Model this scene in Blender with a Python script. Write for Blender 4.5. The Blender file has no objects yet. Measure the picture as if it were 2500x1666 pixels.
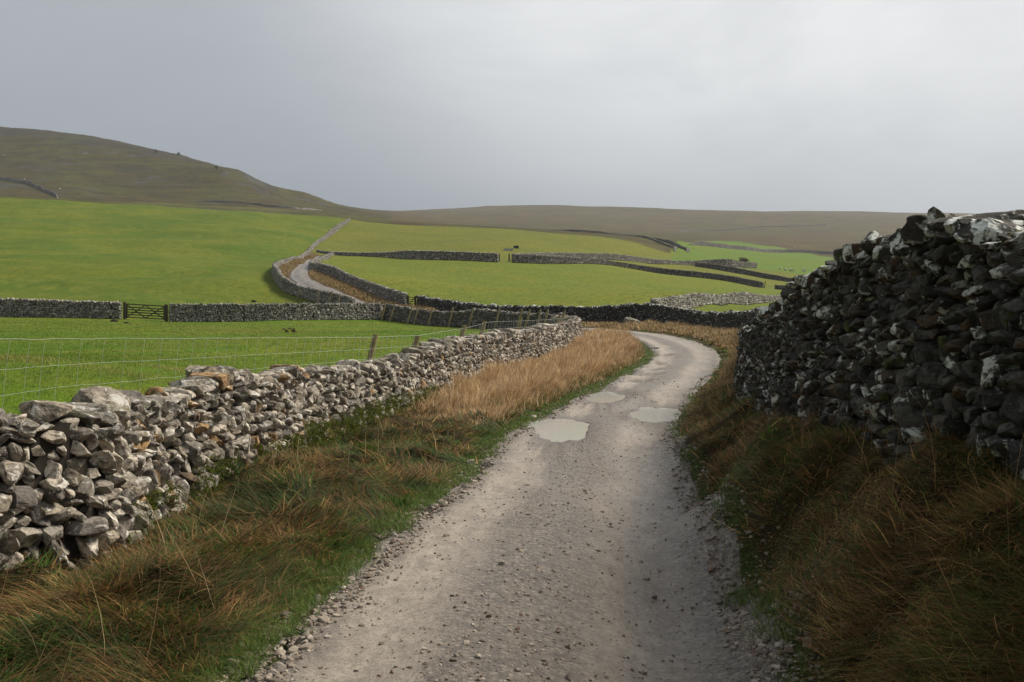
import bpy, math, time
import numpy as np
T0 = time.time()
rng = np.random.default_rng(7)
SC = bpy.context.scene
COL = SC.collection
F, CX, CY, EYE = 2259.0, 1176.5, 784.0, 1.8      # camera: focal in 2353-wide pixels, centre, eye height
def W3(px, py, d):                               # measured picture point at a distance -> world point
    return np.array([(px-CX)*d/F, d, EYE+(CY-py)*d/F])

# ------------------------------------------------------------------ noise
def _h(ix, iy, seed):
    n = (ix.astype(np.int64)*374761393 + iy.astype(np.int64)*668265263 + seed*1442695041) & 0xffffffff
    n = ((n ^ (n >> 13))*1274126177) & 0xffffffff
    n = n ^ (n >> 16)
    return (n & 0xffffff)/float(0xffffff)
def vnoise(x, y, seed=0):
    ix = np.floor(x); iy = np.floor(y); fx = x-ix; fy = y-iy
    fx = fx*fx*fx*(fx*(fx*6-15)+10); fy = fy*fy*fy*(fy*(fy*6-15)+10)
    a = _h(ix, iy, seed); b = _h(ix+1, iy, seed); c = _h(ix, iy+1, seed); d = _h(ix+1, iy+1, seed)
    return ((a*(1-fx)+b*fx)*(1-fy)+(c*(1-fx)+d*fx)*fy)*2-1
def fbm(x, y, seed=0, o=4, g=.5):
    s = 0; a = 1; t = 0
    for i in range(o):
        s = s+a*vnoise(x*2**i+17.3*i, y*2**i-9.1*i, seed+i); t += a; a *= g
    return s/t
def sm(a, b, x):
    t = np.clip((x-a)/(b-a), 0, 1); return t*t*(3-2*t)

# ------------------------------------------------------------------ measured lines  (px, base y, top y, distance)
WALL_LEFT = [(-1500,2150,1250,3.2),(-700,1700,960,5.1),(-300,1500,940,6.3),(0,1362,930,7.6),(200,1310,920,8.3),(380,1195,898,10.4),(470,1150,870,11.3),(540,1115,845,12.2),(600,1097,846,13.0),
             (700,1045,840,15.2),(800,1000,836,17.5),(880,970,826,19.8),(950,945,814,22.5),(1005,920,790,25),(1060,900,776,28),(1150,868,763,33.5),(1250,832,750,41),(1320,797,738,51),
             (1336,787,731,57),(1325,779,726,61),(1284,759,725,65),(1204,757,722,71),(1108,755,715,77),(1012,750,718,83),(948,743,710,87),(884,734,700,92)]
WALL_RIGHT = [(4600,2500,100,2.2),(3200,1480,300,3.6),(2700,1250,530,4.4),(2353,1120,538,5.4),(2240,1080,524,6.0),(2130,1050,508,6.6),(2090,1030,545,7.0),(2000,1010,570,8.0),(1930,990,603,9.0),(1850,968,640,10.2),
             (1800,950,690,12.2),(1750,935,722,15),(1715,920,752,19),(1704,908,765,23),(1735,873,742,30),(1752,833,722,40),(1748,798,712,49),(1722,768,716,58),(1671,765,719,65),(1607,756,718,73),
             (1575,750,712,77),(1527,744,706,80),(1479,738,698,82),(1402,745,703,82),(1345,747,705,83),(1223,742,704,84),(1140,737,704,90),(1035,722,692,97),(957,709,681,103)]
WALL_BEND = [(932,706,676,105),(864,684,655,113),(804,657,633,124),(764,639,614,135),(726,625,606,147),(714,619,606,153),(724,612,600,165),(744,603,590,190),(764,594,582,222)]
WALL_LANE = [(811,699,686,102),(775,698,676,106),(734,696,668,110),(684,681,656,117),(654,667,639,122),(638,650,620,132),(630,630,609,145),(644,613,601,160),(684,603,592,190),(704,592,579,215),
             (719,576,563,235),(744,557,544,265),(774,529,518,300),(804,511,503,335)]
WALL_FIELD_A = [(-500,722,676,84),(-250,725,682,81),(0,728,688,80),(140,731,692,80.5),(277,734,696,81)]
WALL_FIELD_B = [(390,740,700,82),(640,737,700,85),(872,735,699,91)]
WALL_CROSS = [(728,587,577,226),(785,592,580,224),(875,593,581,215),(938,594,577,205),(1035,596,579,195),(1144,600,583,190)]
WALL_UPPER = [(1180,600,584,195),(1291,597,582,225),(1411,598,585,245),(1511,607,597,265),(1597,611,600,280),(1632,612,598,283),(1671,613,596,285),(1698,616,601,290),(1738,614,605,300)]
WALL_LOWER = [(1178,602,586,191),(1247,605,589,195),(1291,605,592,200),(1355,609,596,210),(1411,613,602,220),(1511,628,616,225),(1611,639,626,222),(1671,647,634,215),(1752,663,649,205)]
WALL_STUB = [(1781,666,655,203),(1830,671,660,200),(1930,680,668,196)]
WALL_THIRD = [(1598,612,603,262),(1662,621,611,255),(1732,634,624,250),(1792,646,635,245),(1846,654,645,240),(1950,670,660,235)]
WALL_SUN = [(1500,722,690,84.5),(1541,716,686,90),(1592,710,677,100),(1652,707,679,113),(1702,703,675,125),(1772,696,681,145),(1840,692,677,160)]
ROAD = [(1150,4200,2.0),(1190,2000,3.5),(1215,1568,5.2),(1265,1300,7.8),(1312,1150,11.1),(1362,1000,17.8),(1428,940,23.4),(1475,900,28.2),(1538,860,35),(1572,830,41.7),(1570,805,48.5),(1530,784,55),
        (1468,769,61),(1385,758,67),(1300,753,72),(1204,748,77),(1108,742,83.5),(1012,734,90),(948,722,95),(884,712,100),(835,700,105),(790,684,110),(748,666,117),(708,649,125),(688,635,134),(689,619,146),(704,606,160),(722,596,185),(740,588,212)]

# ------------------------------------------------------------------ the lie of the land: heights spread smoothly between measured points
ctrl = []
def addp(px, py, d, w=1):
    p = W3(px, py, d); ctrl.append((p[0], p[1], p[2]))
for L in (WALL_LEFT, WALL_RIGHT, WALL_BEND, WALL_LANE, WALL_FIELD_A, WALL_FIELD_B, WALL_CROSS, WALL_UPPER, WALL_LOWER, WALL_STUB, WALL_THIRD, WALL_SUN):
    for (px, b, t, d) in L:
        if d > 3.0: addp(px, b, d)
rp = np.array([W3(*r) for r in ROAD]); rp[0:2, 2] = [0, 0]; rp[2, 2] = .02
rp = np.vstack([[[-.3, -6, 0], [-.2, 0, 0]], rp])
for p in rp: ctrl.append(tuple(p))
for i in range(1, 15):                         # both edges of the track near the camera
    t = rp[min(i+1, len(rp)-1)]-rp[i-1]; n = np.array([-t[1], t[0]])/np.hypot(t[0], t[1])
    for s in (-1.75, 1.75): ctrl.append((rp[i][0]+n[0]*s, rp[i][1]+n[1]*s, rp[i][2]+(.0 if s > 0 else .03)))
for p in [(-4.2,0,0),(-4.3,-5,0),(3.1,1,1.0),(3.3,-4,.9),(-6.5,3,.7),(-7,-2,.7),(-6.6,8,.75),(5,3,1.4),(4.8,9,1.3),(6.5,18,1.2),(-20,-20,1),(20,-20,2),(0,-30,0),(-60,0,3),(60,0,6),(0,-200,0),(400,-100,20),(-400,0,60),(-3000,-500,300),(2500,-500,200),(0,-3000,0),
          (8,10,1.6),(14,25,2.2),(20,45,3.2),(30,70,4.4),(60,120,7),(9,30,1.25),(2.4,4.5,.92),(2.4,6,.92),(2.5,8,.92),(2.65,10.5,.86),(3.3,15,.62),(2.3,2,.8),(-2.9,12,.2),(-2.6,9,.12),(-2.5,6,.08)]: ctrl.append(p)
for c in [(100,930,14),(100,822,25),(100,770,40),(100,744,60),(400,892,17),(400,826,26),(400,775,42),(400,750,62),(700,832,31),(700,765,55),(900,828,32),(900,765,60),(1000,797,41),(1100,768,50),(1180,766,58),(-600,850,22),(-600,740,60),(900,747,78),
          (-800,600,150),(-800,520,230),(-800,430,350),(0,600,150),(0,520,230),(0,450,350),(300,610,150),(300,540,225),(300,469,358),(560,645,125),(560,565,210),(560,487,360),(690,540,260),(780,500,352),
          (900,645,130),(1000,650,140),(1200,665,125),(1400,665,130),(1600,680,115),(1400,635,175),(1700,672,160),(1680,709,92),(1640,708,98),(1760,702,110),(1250,720,95),
          (850,545,280),(850,515,335),(1000,555,270),(1000,523,335),(1150,565,250),(1150,527,340),(1300,560,290),(1300,539,355),(1450,566,320),(1450,556,350)]: addp(*c)
for x, prof in {-1800:[(400,350),(410,450),(380,600),(340,720),(290,850),(300,1200)], -700:[(425,350),(437,450),(415,600),(375,720),(320,820),(268,940),(280,1200)],
        0:[(463,450),(440,600),(405,720),(368,800),(330,862),(297,930),(310,1150)], 150:[(470,450),(450,600),(412,710),(375,790),(335,850),(313,905),(325,1100)], 300:[(480,450),(457,600),(425,700),(385,780),(350,840),(336,875),(348,1100)],
        430:[(488,450),(466,600),(435,690),(400,750),(364,830),(370,950)], 545:[(494,450),(474,600),(445,680),(412,735),(392,770),(402,900)], 600:[(496,450),(480,600),(455,675),(435,720),(429,745),(442,900)],
        611:[(431,770)], 650:[(502,450),(486,600),(465,690),(436,820),(450,950)], 690:[(501,450),(488,600),(472,690),(441,840),(456,950)], 725:[(452,840),(466,960)], 770:[(504,450),(495,600),(487,700),(473,820),(485,950)], 820:[(506,450),(500,600),(494,700),(481,820),(492,950)], 870:[(510,360),(508,450),(504,600),(499,720),(503,900),(487,1500),(485,1900)],
        1000:[(514,400),(520,600),(508,950),(482,1900)], 1100:[(519,420),(528,600),(512,1000),(475,1900)], 1250:[(528,430),(538,620),(518,1050),(472,1900)], 1400:[(537,440),(548,640),(520,1100),(474,1900)],
        1500:[(585,330),(560,380),(546,450),(552,640),(524,1150),(478,1900)], 1559:[(600,300),(585,350),(572,420),(557,560),(546,760),(528,1150),(482,1900)], 1750:[(602,390),(578,600),(560,720),(530,1150),(486,1900)],
        1960:[(640,300),(612,420),(588,640),(540,1050),(490,1900)], 2400:[(650,300),(600,600),(540,1050),(495,1900)], 3400:[(640,300),(560,700),(500,1900)], 5200:[(600,300),(540,700),(480,1900)]}.items():
    for y, d in prof: addp(x, y, d)
    addp(x, 505 if x > 640 else (360 if x < 500 else 450), 2700); addp(x, 520, 4800)
ctrl = np.array(ctrl)
def lp(x, y): return np.arctan2(x, y), .5*np.log(x*x+y*y)
def kern(r2): return np.where(r2 > 1e-12, r2*np.log(np.maximum(r2, 1e-12))*.5, 0)
ct, cr = lp(ctrl[:, 0], ctrl[:, 1])
cq = ctrl[:, 2]/np.exp(cr)
ANG = 1.6
A = kern((ANG*(ct[:, None]-ct[None]))**2+(cr[:, None]-cr[None])**2)+np.eye(len(ct))*2e-4
Pm = np.stack([np.ones_like(ct), ct, cr], 1)
M = np.block([[A, Pm], [Pm.T, np.zeros((3, 3))]])
sol = np.linalg.solve(M, np.concatenate([cq, [0, 0, 0]])); wts, pol = sol[:-3], sol[-3:]
def base_h(x, y):
    x = np.asarray(x, float).ravel(); y = np.asarray(y, float).ravel(); out = np.empty(len(x))
    for i in range(0, len(x), 20000):
        t, r = lp(x[i:i+20000], y[i:i+20000]+1e-9); r = np.maximum(r, math.log(1.2))
        K = kern((ANG*(t[:, None]-ct[None]))**2+(r[:, None]-cr[None])**2)
        out[i:i+20000] = (K@wts+pol[0]+pol[1]*t+pol[2]*r)*np.exp(r)
    return out

# ------------------------------------------------------------------ curves in plan
def catmull(P, step):
    P = np.asarray(P, float); P = np.vstack([2*P[0]-P[1], P, 2*P[-1]-P[-2]]); out = []
    for i in range(1, len(P)-2):
        L = np.hypot(*(P[i+1]-P[i])[:2]); a, b, c, d = P[i-1:i+3]
        # chord-length tangents keep uneven points from looping
        la = max(np.hypot(*(b-a)[:2]), 1e-3); lc = max(np.hypot(*(d-c)[:2]), 1e-3)
        m1 = ((b-a)/la*L+(c-b)*la/L)/(la/L+1)*1.0 if True else 0
        m1 = L*((b-a)/la*L+(c-b)/L*la)/(la+L); m2 = L*((c-b)/L*lc+(d-c)/lc*L)/(lc+L)
        for t in np.arange(0, 1, min(1, step/L)):
            out.append((2*t**3-3*t**2+1)*b+(t**3-2*t**2+t)*m1+(-2*t**3+3*t**2)*c+(t**3-t**2)*m2)
    out.append(P[-2]); return np.array(out)
road_c = catmull(rp[:, :2], .35)
def near_line(x, y, line, chunk=8000):
    """signed distance (left of travel +), index of nearest vertex"""
    x = np.asarray(x, float); y = np.asarray(y, float)
    D = np.empty(len(x)); I = np.empty(len(x), int)
    t = np.gradient(line, axis=0); t /= np.hypot(t[:, 0], t[:, 1])[:, None]
    for i in range(0, len(x), chunk):
        dx = x[i:i+chunk, None]-line[None, :, 0]; dy = y[i:i+chunk, None]-line[None, :, 1]
        k = np.argmin(dx*dx+dy*dy, 1); a = np.arange(len(k)); dx = dx[a, k]; dy = dy[a, k]
        s = t[k, 0]*dy-t[k, 1]*dx
        D[i:i+chunk] = np.where(s >= 0, 1, -1)*np.hypot(dx, dy); I[i:i+chunk] = k
    return D, I
def wpath(L, step): 
    P = np.array([W3(a, b, d) for a, b, t, d in L]); T = np.array([EYE+(CY-t)*d/F for a, b, t, d in L])
    return catmull(np.column_stack([P[:, :2], T]), step)
left_xy = wpath(WALL_LEFT, .5)[:, :2]; right_xy = wpath(WALL_RIGHT, .5)[:, :2]
lane_xy = wpath(WALL_LANE, 1.)[:, :2]; bend_xy = wpath(WALL_BEND, 1.)[:, :2]
lanepoly = np.vstack([[[-4.2, -12]], left_xy, lane_xy[:np.argmin(abs(lane_xy[:, 1]-222))+1], bend_xy[::-1], right_xy[::-1], [[3.2, -12]]])
def inpoly(x, y, P):
    c = np.zeros(len(x), bool); n = len(P)
    for i in range(n):
        x1, y1 = P[i]; x2, y2 = P[(i+1) % n]
        if y1 == y2: continue
        m = ((y1 > y) != (y2 > y)); c ^= m & (x < (x2-x1)*(y-y1)/(y2-y1)+x1)
    return c
fieldpoly = np.vstack([[[-60, -30]], [[-4.2, -30]], left_xy, [W3(*WALL_FIELD_B[i][:2], WALL_FIELD_B[i][3])[:2] for i in (2, 1, 0)], [W3(*WALL_FIELD_A[i][:2], WALL_FIELD_A[i][3])[:2] for i in (4, 3, 2, 1, 0)]])

HALF = 1.49
def road_half(s): return HALF+.12*fbm(s/1.7, s*0+3, 5)+.1*vnoise(s/.5, s*0, 9)
PUD = []                                       # x, y, half width, half length, angle, level
for px, py, w, yn, yf in [(1287,980,150,1012,953),(1510,953,142,972,937),(1388,912,96,926,900),(1452,880,58,885,874.5),(1478,865,58,868,860.5),(1497,852,30,854,849.5),(1512,838,30,841,835.5),(1520,821,36,823,818.5),(1500,797,30,799,795)]:
    d = np.interp(py, [r[1] for r in ROAD][::-1][16:], [r[2] for r in ROAD][::-1][16:])
    p = W3(px, py, d); zl = base_h([p[0]], [p[1]])[0]-.02
    dn = (EYE-zl)*F/(yn-CY); df = (EYE-zl)*F/(yf-CY); df = min(df, dn+5.2); cy = (dn+df)/2
    PUD.append(((px-CX)*cy/F, cy, w*cy/F/2, min((df-dn)/2, 9 if w > 90 else .55), zl-(0 if w > 90 else .02)))
def pud_rho(x, y, P):
    cx, cy, a, b, zl = P
    dx = x-cx; dy = y-cy; dx = dx-dy*cx/cy                      # lies along the line of the rut
    ang = np.arctan2(dy/b, dx/a); w = 1+.22*vnoise(np.cos(ang)*1.6+cx*3, np.sin(ang)*1.6+cy, 3)+.11*vnoise(np.cos(ang)*4+cx*3, np.sin(ang)*4, 4)+.05*vnoise(np.cos(ang)*13, np.sin(ang)*13+cx, 5)
    return np.hypot(dx/a, dy/b)/w
def moor_start(px): return np.interp(px, [-2000,0,300,560,780,850,1000,1223,1400,1540,1575,1650,1800,2000,2353,4000], [345,350,358,360,352,338,340,350,350,352,640,760,700,560,480,450])
def terr(x, y, road=True):
    x = np.asarray(x, float).ravel(); y = np.asarray(y, float).ravel()
    z = base_h(x, y); r = np.hypot(x, y)
    px = np.where(y > 0, x/np.maximum(y, .1)*F+CX, 9000*np.sign(x))
    m = (r < 240) & (y > -12); D = np.full(len(x), 99.)
    if m.any(): D[m] = np.abs(near_line(x[m], y[m], road_c)[0])
    far = sm(80, 130, r)*(1-sm(330, 400, r))*sm(3, 12, D)
    z = z+far*(.8*fbm(x/15, y/15, 11, 3)+1.0*vnoise(x/38, y/38, 19))*(1-.65*sm(560, 900, px))
    hill = sm(430, 700, r)*(1-sm(1100, 1600, r))*(1-.65*sm(780, 1000, px))
    rg = fbm(x/45, y/45, 21, 4)
    z = z+hill*(1.8*rg+.9*fbm(x/11, y/11, 31, 3))
    led = z/14+.5*fbm(x/120, y/120, 8, 2); fl = led-np.floor(led)   # limestone ledges
    z = z+hill*(1-.8*sm(640, 860, px))*(sm(.0, .75, fl)*.6+sm(.82, 1, fl)*.4-fl)*7*sm(-.5, .35, fbm(x/90, y/90, 77, 2))
    z = z+sm(1000, 1500, r)*6*fbm(x/220, y/220, 41, 4)
    nr = (1-sm(90, 200, r)); z = z+nr*(.035*fbm(x/1.3, y/1.3, 51, 3))
    if road:
        z = z-.16*(1-sm(1.2, 1.66, D))
        z = z+.2*sm(1.7, 2.6, D)*(D < 20)*sm(-.3, .7, fbm(x/.55, y/.55, 61, 2))*inpoly(x, y, lanepoly)*nr
    return z
def hit(px, py, d0, d1, n=600):
    d = np.exp(np.linspace(math.log(d0), math.log(d1), n)); x = (px-CX)*d/F; z = terr(x, d, False)
    yy = CY+F*(EYE-z)/d; k = np.where(yy <= py)[0]; k = k[0] if len(k) else n-1
    return np.array([x[k], d[k], z[k]])

# ------------------------------------------------------------------ mesh and object helpers
def mk(name, V, Fc, mat, parent=None, col=None, uv=None, smooth=False):
    """one mesh object from numpy arrays; Fc is (n,3) or (n,4) or a list of both"""
    me = bpy.data.meshes.new(name); V = np.asarray(V, np.float32)
    Fs = Fc if isinstance(Fc, list) else [Fc]; Fs = [np.asarray(f, np.int32) for f in Fs if len(f)]
    me.vertices.add(len(V)); me.vertices.foreach_set('co', V.ravel())
    loops = np.concatenate([f.ravel() for f in Fs]); tot = np.concatenate([np.full(len(f), f.shape[1], np.int32) for f in Fs])
    me.loops.add(len(loops)); me.loops.foreach_set('vertex_index', loops)
    me.polygons.add(len(tot)); st = np.concatenate([[0], np.cumsum(tot)[:-1]]).astype(np.int32)
    me.polygons.foreach_set('loop_start', st)
    try: me.polygons.foreach_set('loop_total', tot)
    except Exception: pass
    me.polygons.foreach_set('use_smooth', np.full(len(tot), smooth))
    if col is not None:
        c = np.ones((len(V), 4), np.float32); c[:, :np.shape(col)[1]] = col
        a = me.color_attributes.new('Col', 'FLOAT_COLOR', 'POINT'); a.data.foreach_set('color', c.ravel())
    if uv is not None:
        u = me.uv_layers.new(name='UVMap'); u.data.foreach_set('uv', np.asarray(uv, np.float32)[loops].ravel())
    me.update(calc_edges=True); me.validate()
    me.materials.append(mat); o = bpy.data.objects.new(name, me); COL.objects.link(o)
    if parent is not None: o.parent = parent; o.matrix_parent_inverse = parent.matrix_world.inverted()
    return o
def tag(o, label=None, cat=None, group=None, kind=None):
    if label: o['label'] = label
    if cat: o['category'] = cat
    if group: o['group'] = group
    if kind: o['kind'] = kind
    return o
def empty(name, loc, label, cat, group=None):
    o = bpy.data.objects.new(name, None); COL.objects.link(o); o.location = [float(v) for v in loc]; o.empty_display_size = .2
    bpy.context.view_layer.update(); return tag(o, label, cat, group)
class MB:
    def __init__(s): s.V = []; s.Q = []; s.n = 0
    def add(s, v, q): s.V.append(np.asarray(v, float)); s.Q.append(np.asarray(q)+s.n); s.n += len(v)
    def tube(s, P, R, k=8, cap=True):
        P = np.asarray(P, float); R = np.broadcast_to(R, (len(P),)); t = np.gradient(P, axis=0); t /= np.linalg.norm(t, axis=1)[:, None]
        up = np.array([0, 0, 1.]) if abs(t[0, 2]) < .9 else np.array([1., 0, 0])
        a = np.cross(t, up); a /= np.linalg.norm(a, axis=1)[:, None]; b = np.cross(a, t)
        th = np.arange(k)*2*np.pi/k
        V = P[:, None]+R[:, None, None]*(np.cos(th)[None, :, None]*a[:, None]+np.sin(th)[None, :, None]*b[:, None])
        V = V.reshape(-1, 3); i = np.arange(len(P)-1)[:, None]*k; j = np.arange(k)[None]; j2 = (j+1) % k
        Q = np.stack([i+j, i+j2, i+k+j2, i+k+j], -1).reshape(-1, 4); s.add(V, Q)
        if cap:
            c = s.n; s.V.append(P[[0, -1]]); s.n += 2; o = c-len(V)
            J = np.arange(k); e = o+(len(P)-1)*k
            s.Q.append(np.stack([np.full(k, c), o+(J+1) % k, o+J, o+J], -1)[:, :]); s.Q.append(np.stack([np.full(k, c+1), e+J, e+(J+1) % k, e+(J+1) % k], -1))
    def beam(s, a, b, w, h, bev=.008):
        a = np.array(a, float); b = np.array(b, float); t = (b-a)/np.linalg.norm(b-a)
        u = np.array([0, 0, 1.]) if abs(t[2]) < .9 else np.array([1., 0, 0]); x = np.cross(t, u); x /= np.linalg.norm(x); y = np.cross(x, t)
        w /= 2; h /= 2; c = min(bev, w*.4, h*.4)
        pr = [(-w+c, -h), (w-c, -h), (w, -h+c), (w, h-c), (w-c, h), (-w+c, h), (-w, h-c), (-w, -h+c)]
        V = [p+x*q[0]+y*q[1] for p in (a, b) for q in pr]; Q = [(i, (i+1) % 8, 8+(i+1) % 8, 8+i) for i in range(8)]
        Q += [(7, 2, 1, 0), (7, 6, 3, 2), (6, 5, 4, 3), (8, 9, 10, 15), (10, 11, 14, 15), (11, 12, 13, 14)]
        s.add(V, Q)
    def build(s, name, mat, parent=None, smooth=False):
        Q = np.concatenate(s.Q); tri = Q[:, 2] == Q[:, 3]
        return mk(name, np.concatenate(s.V), [Q[~tri], Q[tri][:, :3]], mat, parent, smooth=smooth)

# ------------------------------------------------------------------ materials
def nodes(name, spec=.3, rough=.9):
    m = bpy.data.materials.new(name); m.use_nodes = True; nt = m.node_tree; b = nt.nodes['Principled BSDF']
    b.inputs['Roughness'].default_value = rough; b.inputs['Specular IOR Level'].default_value = spec
    return m, nt, b
class NT:
    def __init__(s, nt): s.nt = nt; s.tc = nt.nodes.new('ShaderNodeTexCoord')
    def n(s, t, **k):
        x = s.nt.nodes.new(t)
        for a, v in k.items(): setattr(x, a, v)
        return x
    def lk(s, a, b): s.nt.links.new(a, b)
    def noise(s, sc, det=4, ro=.55, vec=None, dist=0, scale3=None):
        x = s.n('ShaderNodeTexNoise'); x.inputs['Scale'].default_value = sc; x.inputs['Detail'].default_value = det; x.inputs['Roughness'].default_value = ro; x.inputs['Distortion'].default_value = dist
        v = vec or s.tc.outputs['Object']
        if scale3:
            mp = s.n('ShaderNodeMapping'); mp.inputs['Scale'].default_value = scale3; s.lk(v, mp.inputs['Vector']); v = mp.outputs[0]
        s.lk(v, x.inputs['Vector']); return x.outputs['Fac']
    def vor(s, sc, feat='F1', out='Distance', vec=None):
        x = s.n('ShaderNodeTexVoronoi', feature=feat); x.inputs['Scale'].default_value = sc; s.lk(vec or s.tc.outputs['Object'], x.inputs['Vector']); return x.outputs[out]
    def ramp(s, f, a, b, ca=0., cb=1.):
        x = s.n('ShaderNodeMapRange', interpolation_type='SMOOTHSTEP'); x.inputs[1].default_value = a; x.inputs[2].default_value = b; x.inputs[3].default_value = ca; x.inputs[4].default_value = cb
        s.lk(f, x.inputs[0]); return x.outputs[0]
    def mix(s, f, a, b, mode='MIX'):
        x = s.n('ShaderNodeMix', data_type='RGBA', blend_type=mode)
        for v, i in ((f, 0), (a, 6), (b, 7)):
            if isinstance(v, (int, float)): x.inputs[i].default_value = v
            elif isinstance(v, tuple): x.inputs[i].default_value = (*v, 1)
            else: s.lk(v, x.inputs[i])
        return x.outputs[2]
    def math(s, op, a, b=0.):
        x = s.n('ShaderNodeMath', operation=op)
        for v, i in ((a, 0), (b, 1)):
            if isinstance(v, (int, float)): x.inputs[i].default_value = v
            else: s.lk(v, x.inputs[i])
        return x.outputs[0]
    def attr(s, name='Col'):
        x = s.n('ShaderNodeAttribute', attribute_name=name); return x
    def bump(s, h, strength, dist, bsdf, normal=None):
        x = s.n('ShaderNodeBump'); x.inputs['Strength'].default_value = strength; x.inputs['Distance'].default_value = dist; s.lk(h, x.inputs['Height'])
        if normal: s.lk(normal, x.inputs['Normal'])
        if bsdf is not None: s.lk(x.outputs[0], bsdf.inputs['Normal'])
        return x.outputs[0]

def mat_pasture():
    m, nt, b = nodes('pasture_grass', .1); N = NT(nt); a = N.attr()
    big = N.noise(.05, 4, .6, dist=.6); mid = N.noise(.45, 4, .65, scale3=(1, .55, 1)); fine = N.noise(7, 6, .8); sp = N.noise(1.6, 5, .75, scale3=(1, .45, 1))
    c = N.mix(N.ramp(big, .38, .62), a.outputs['Color'], (.205, .185, .02)); c = N.mix(.4, a.outputs['Color'], c)
    c = N.mix(N.ramp(mid, .5, .72, 0, .6), c, (.20, .19, .035)); c = N.mix(N.ramp(sp, .35, .55, .75, 0), c, (.05, .09, .008))
    fl2 = N.noise(3.2, 4, .85, scale3=(1, .6, 1)); c = N.mix(N.ramp(fl2, .58, .68, 0, .75), c, (.035, .06, .008)); c = N.mix(N.ramp(fine, .3, .6, .6, 0), c, (.03, .055, .006)); c = N.mix(N.ramp(fine, .55, .8, 0, .35), c, (.26, .27, .08))
    # small dark clods and thistles
    N.lk(c, b.inputs['Base Color']); h = N.math('ADD', fine, N.math('MULTIPLY', sp, 2.5)); N.bump(h, .55, .12, b); b.inputs['Roughness'].default_value = 1
    return m
def mat_moor():
    m, nt, b = nodes('rough_moor', .1); N = NT(nt); a = N.attr()
    big = N.noise(.012, 5, .62, dist=.8); mid = N.noise(.06, 6, .7, scale3=(.6, 1.4, 1)); fine = N.noise(.6, 6, .75); rk = N.noise(.03, 6, .75, scale3=(.8, .8, 2.2), dist=.5)
    c = N.mix(N.ramp(big, .42, .58, 0, .7), a.outputs['Color'], (.070, .078, .016))
    c = N.mix(N.ramp(mid, .44, .58, 0, .85), c, (.036, .028, .015)); c = N.mix(N.ramp(fine, .35, .65, .5, 0), c, (.035, .033, .015))
    geo = N.n('ShaderNodeNewGeometry'); sx = N.n('ShaderNodeSeparateXYZ'); N.lk(geo.outputs['Normal'], sx.inputs[0])
    steep = N.ramp(sx.outputs['Z'], .93, .82); al = a.outputs['Alpha']
    rock = N.math('MULTIPLY', N.math('MAXIMUM', N.ramp(rk, .57, .64), N.math('MULTIPLY', steep, .55)), al)
    c = N.mix(rock, c, N.mix(N.ramp(fine, .4, .6), (.04, .04, .04), (.085, .083, .078)))
    spk = N.vor(.35); s2 = N.noise(.02, 3, .5); boul = N.math('MULTIPLY', N.math('MULTIPLY', N.ramp(spk, .14, .08), N.ramp(s2, .52, .62)), al)
    c = N.mix(boul, c, (.30, .30, .28))
    N.lk(c, b.inputs['Base Color']); N.bump(N.math('ADD', mid, fine), .5, 1.2, b); b.inputs['Roughness'].default_value = 1
    return m
def mat_verge():
    m, nt, b = nodes('verge_soil_and_thatch', .15); N = NT(nt); a = N.attr()
    f = N.noise(22, 6, .8); g = N.noise(2.2, 4, .65)
    c = N.mix(N.ramp(g, .4, .6), (.036, .036, .011), (.085, .056, .022)); c = N.mix(.75, c, a.outputs['Color']); c = N.mix(N.ramp(f, .35, .65, .75, 0), c, (.010, .010, .004))
    N.lk(c, b.inputs['Base Color']); N.bump(f, .9, .06, b); return m
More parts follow.
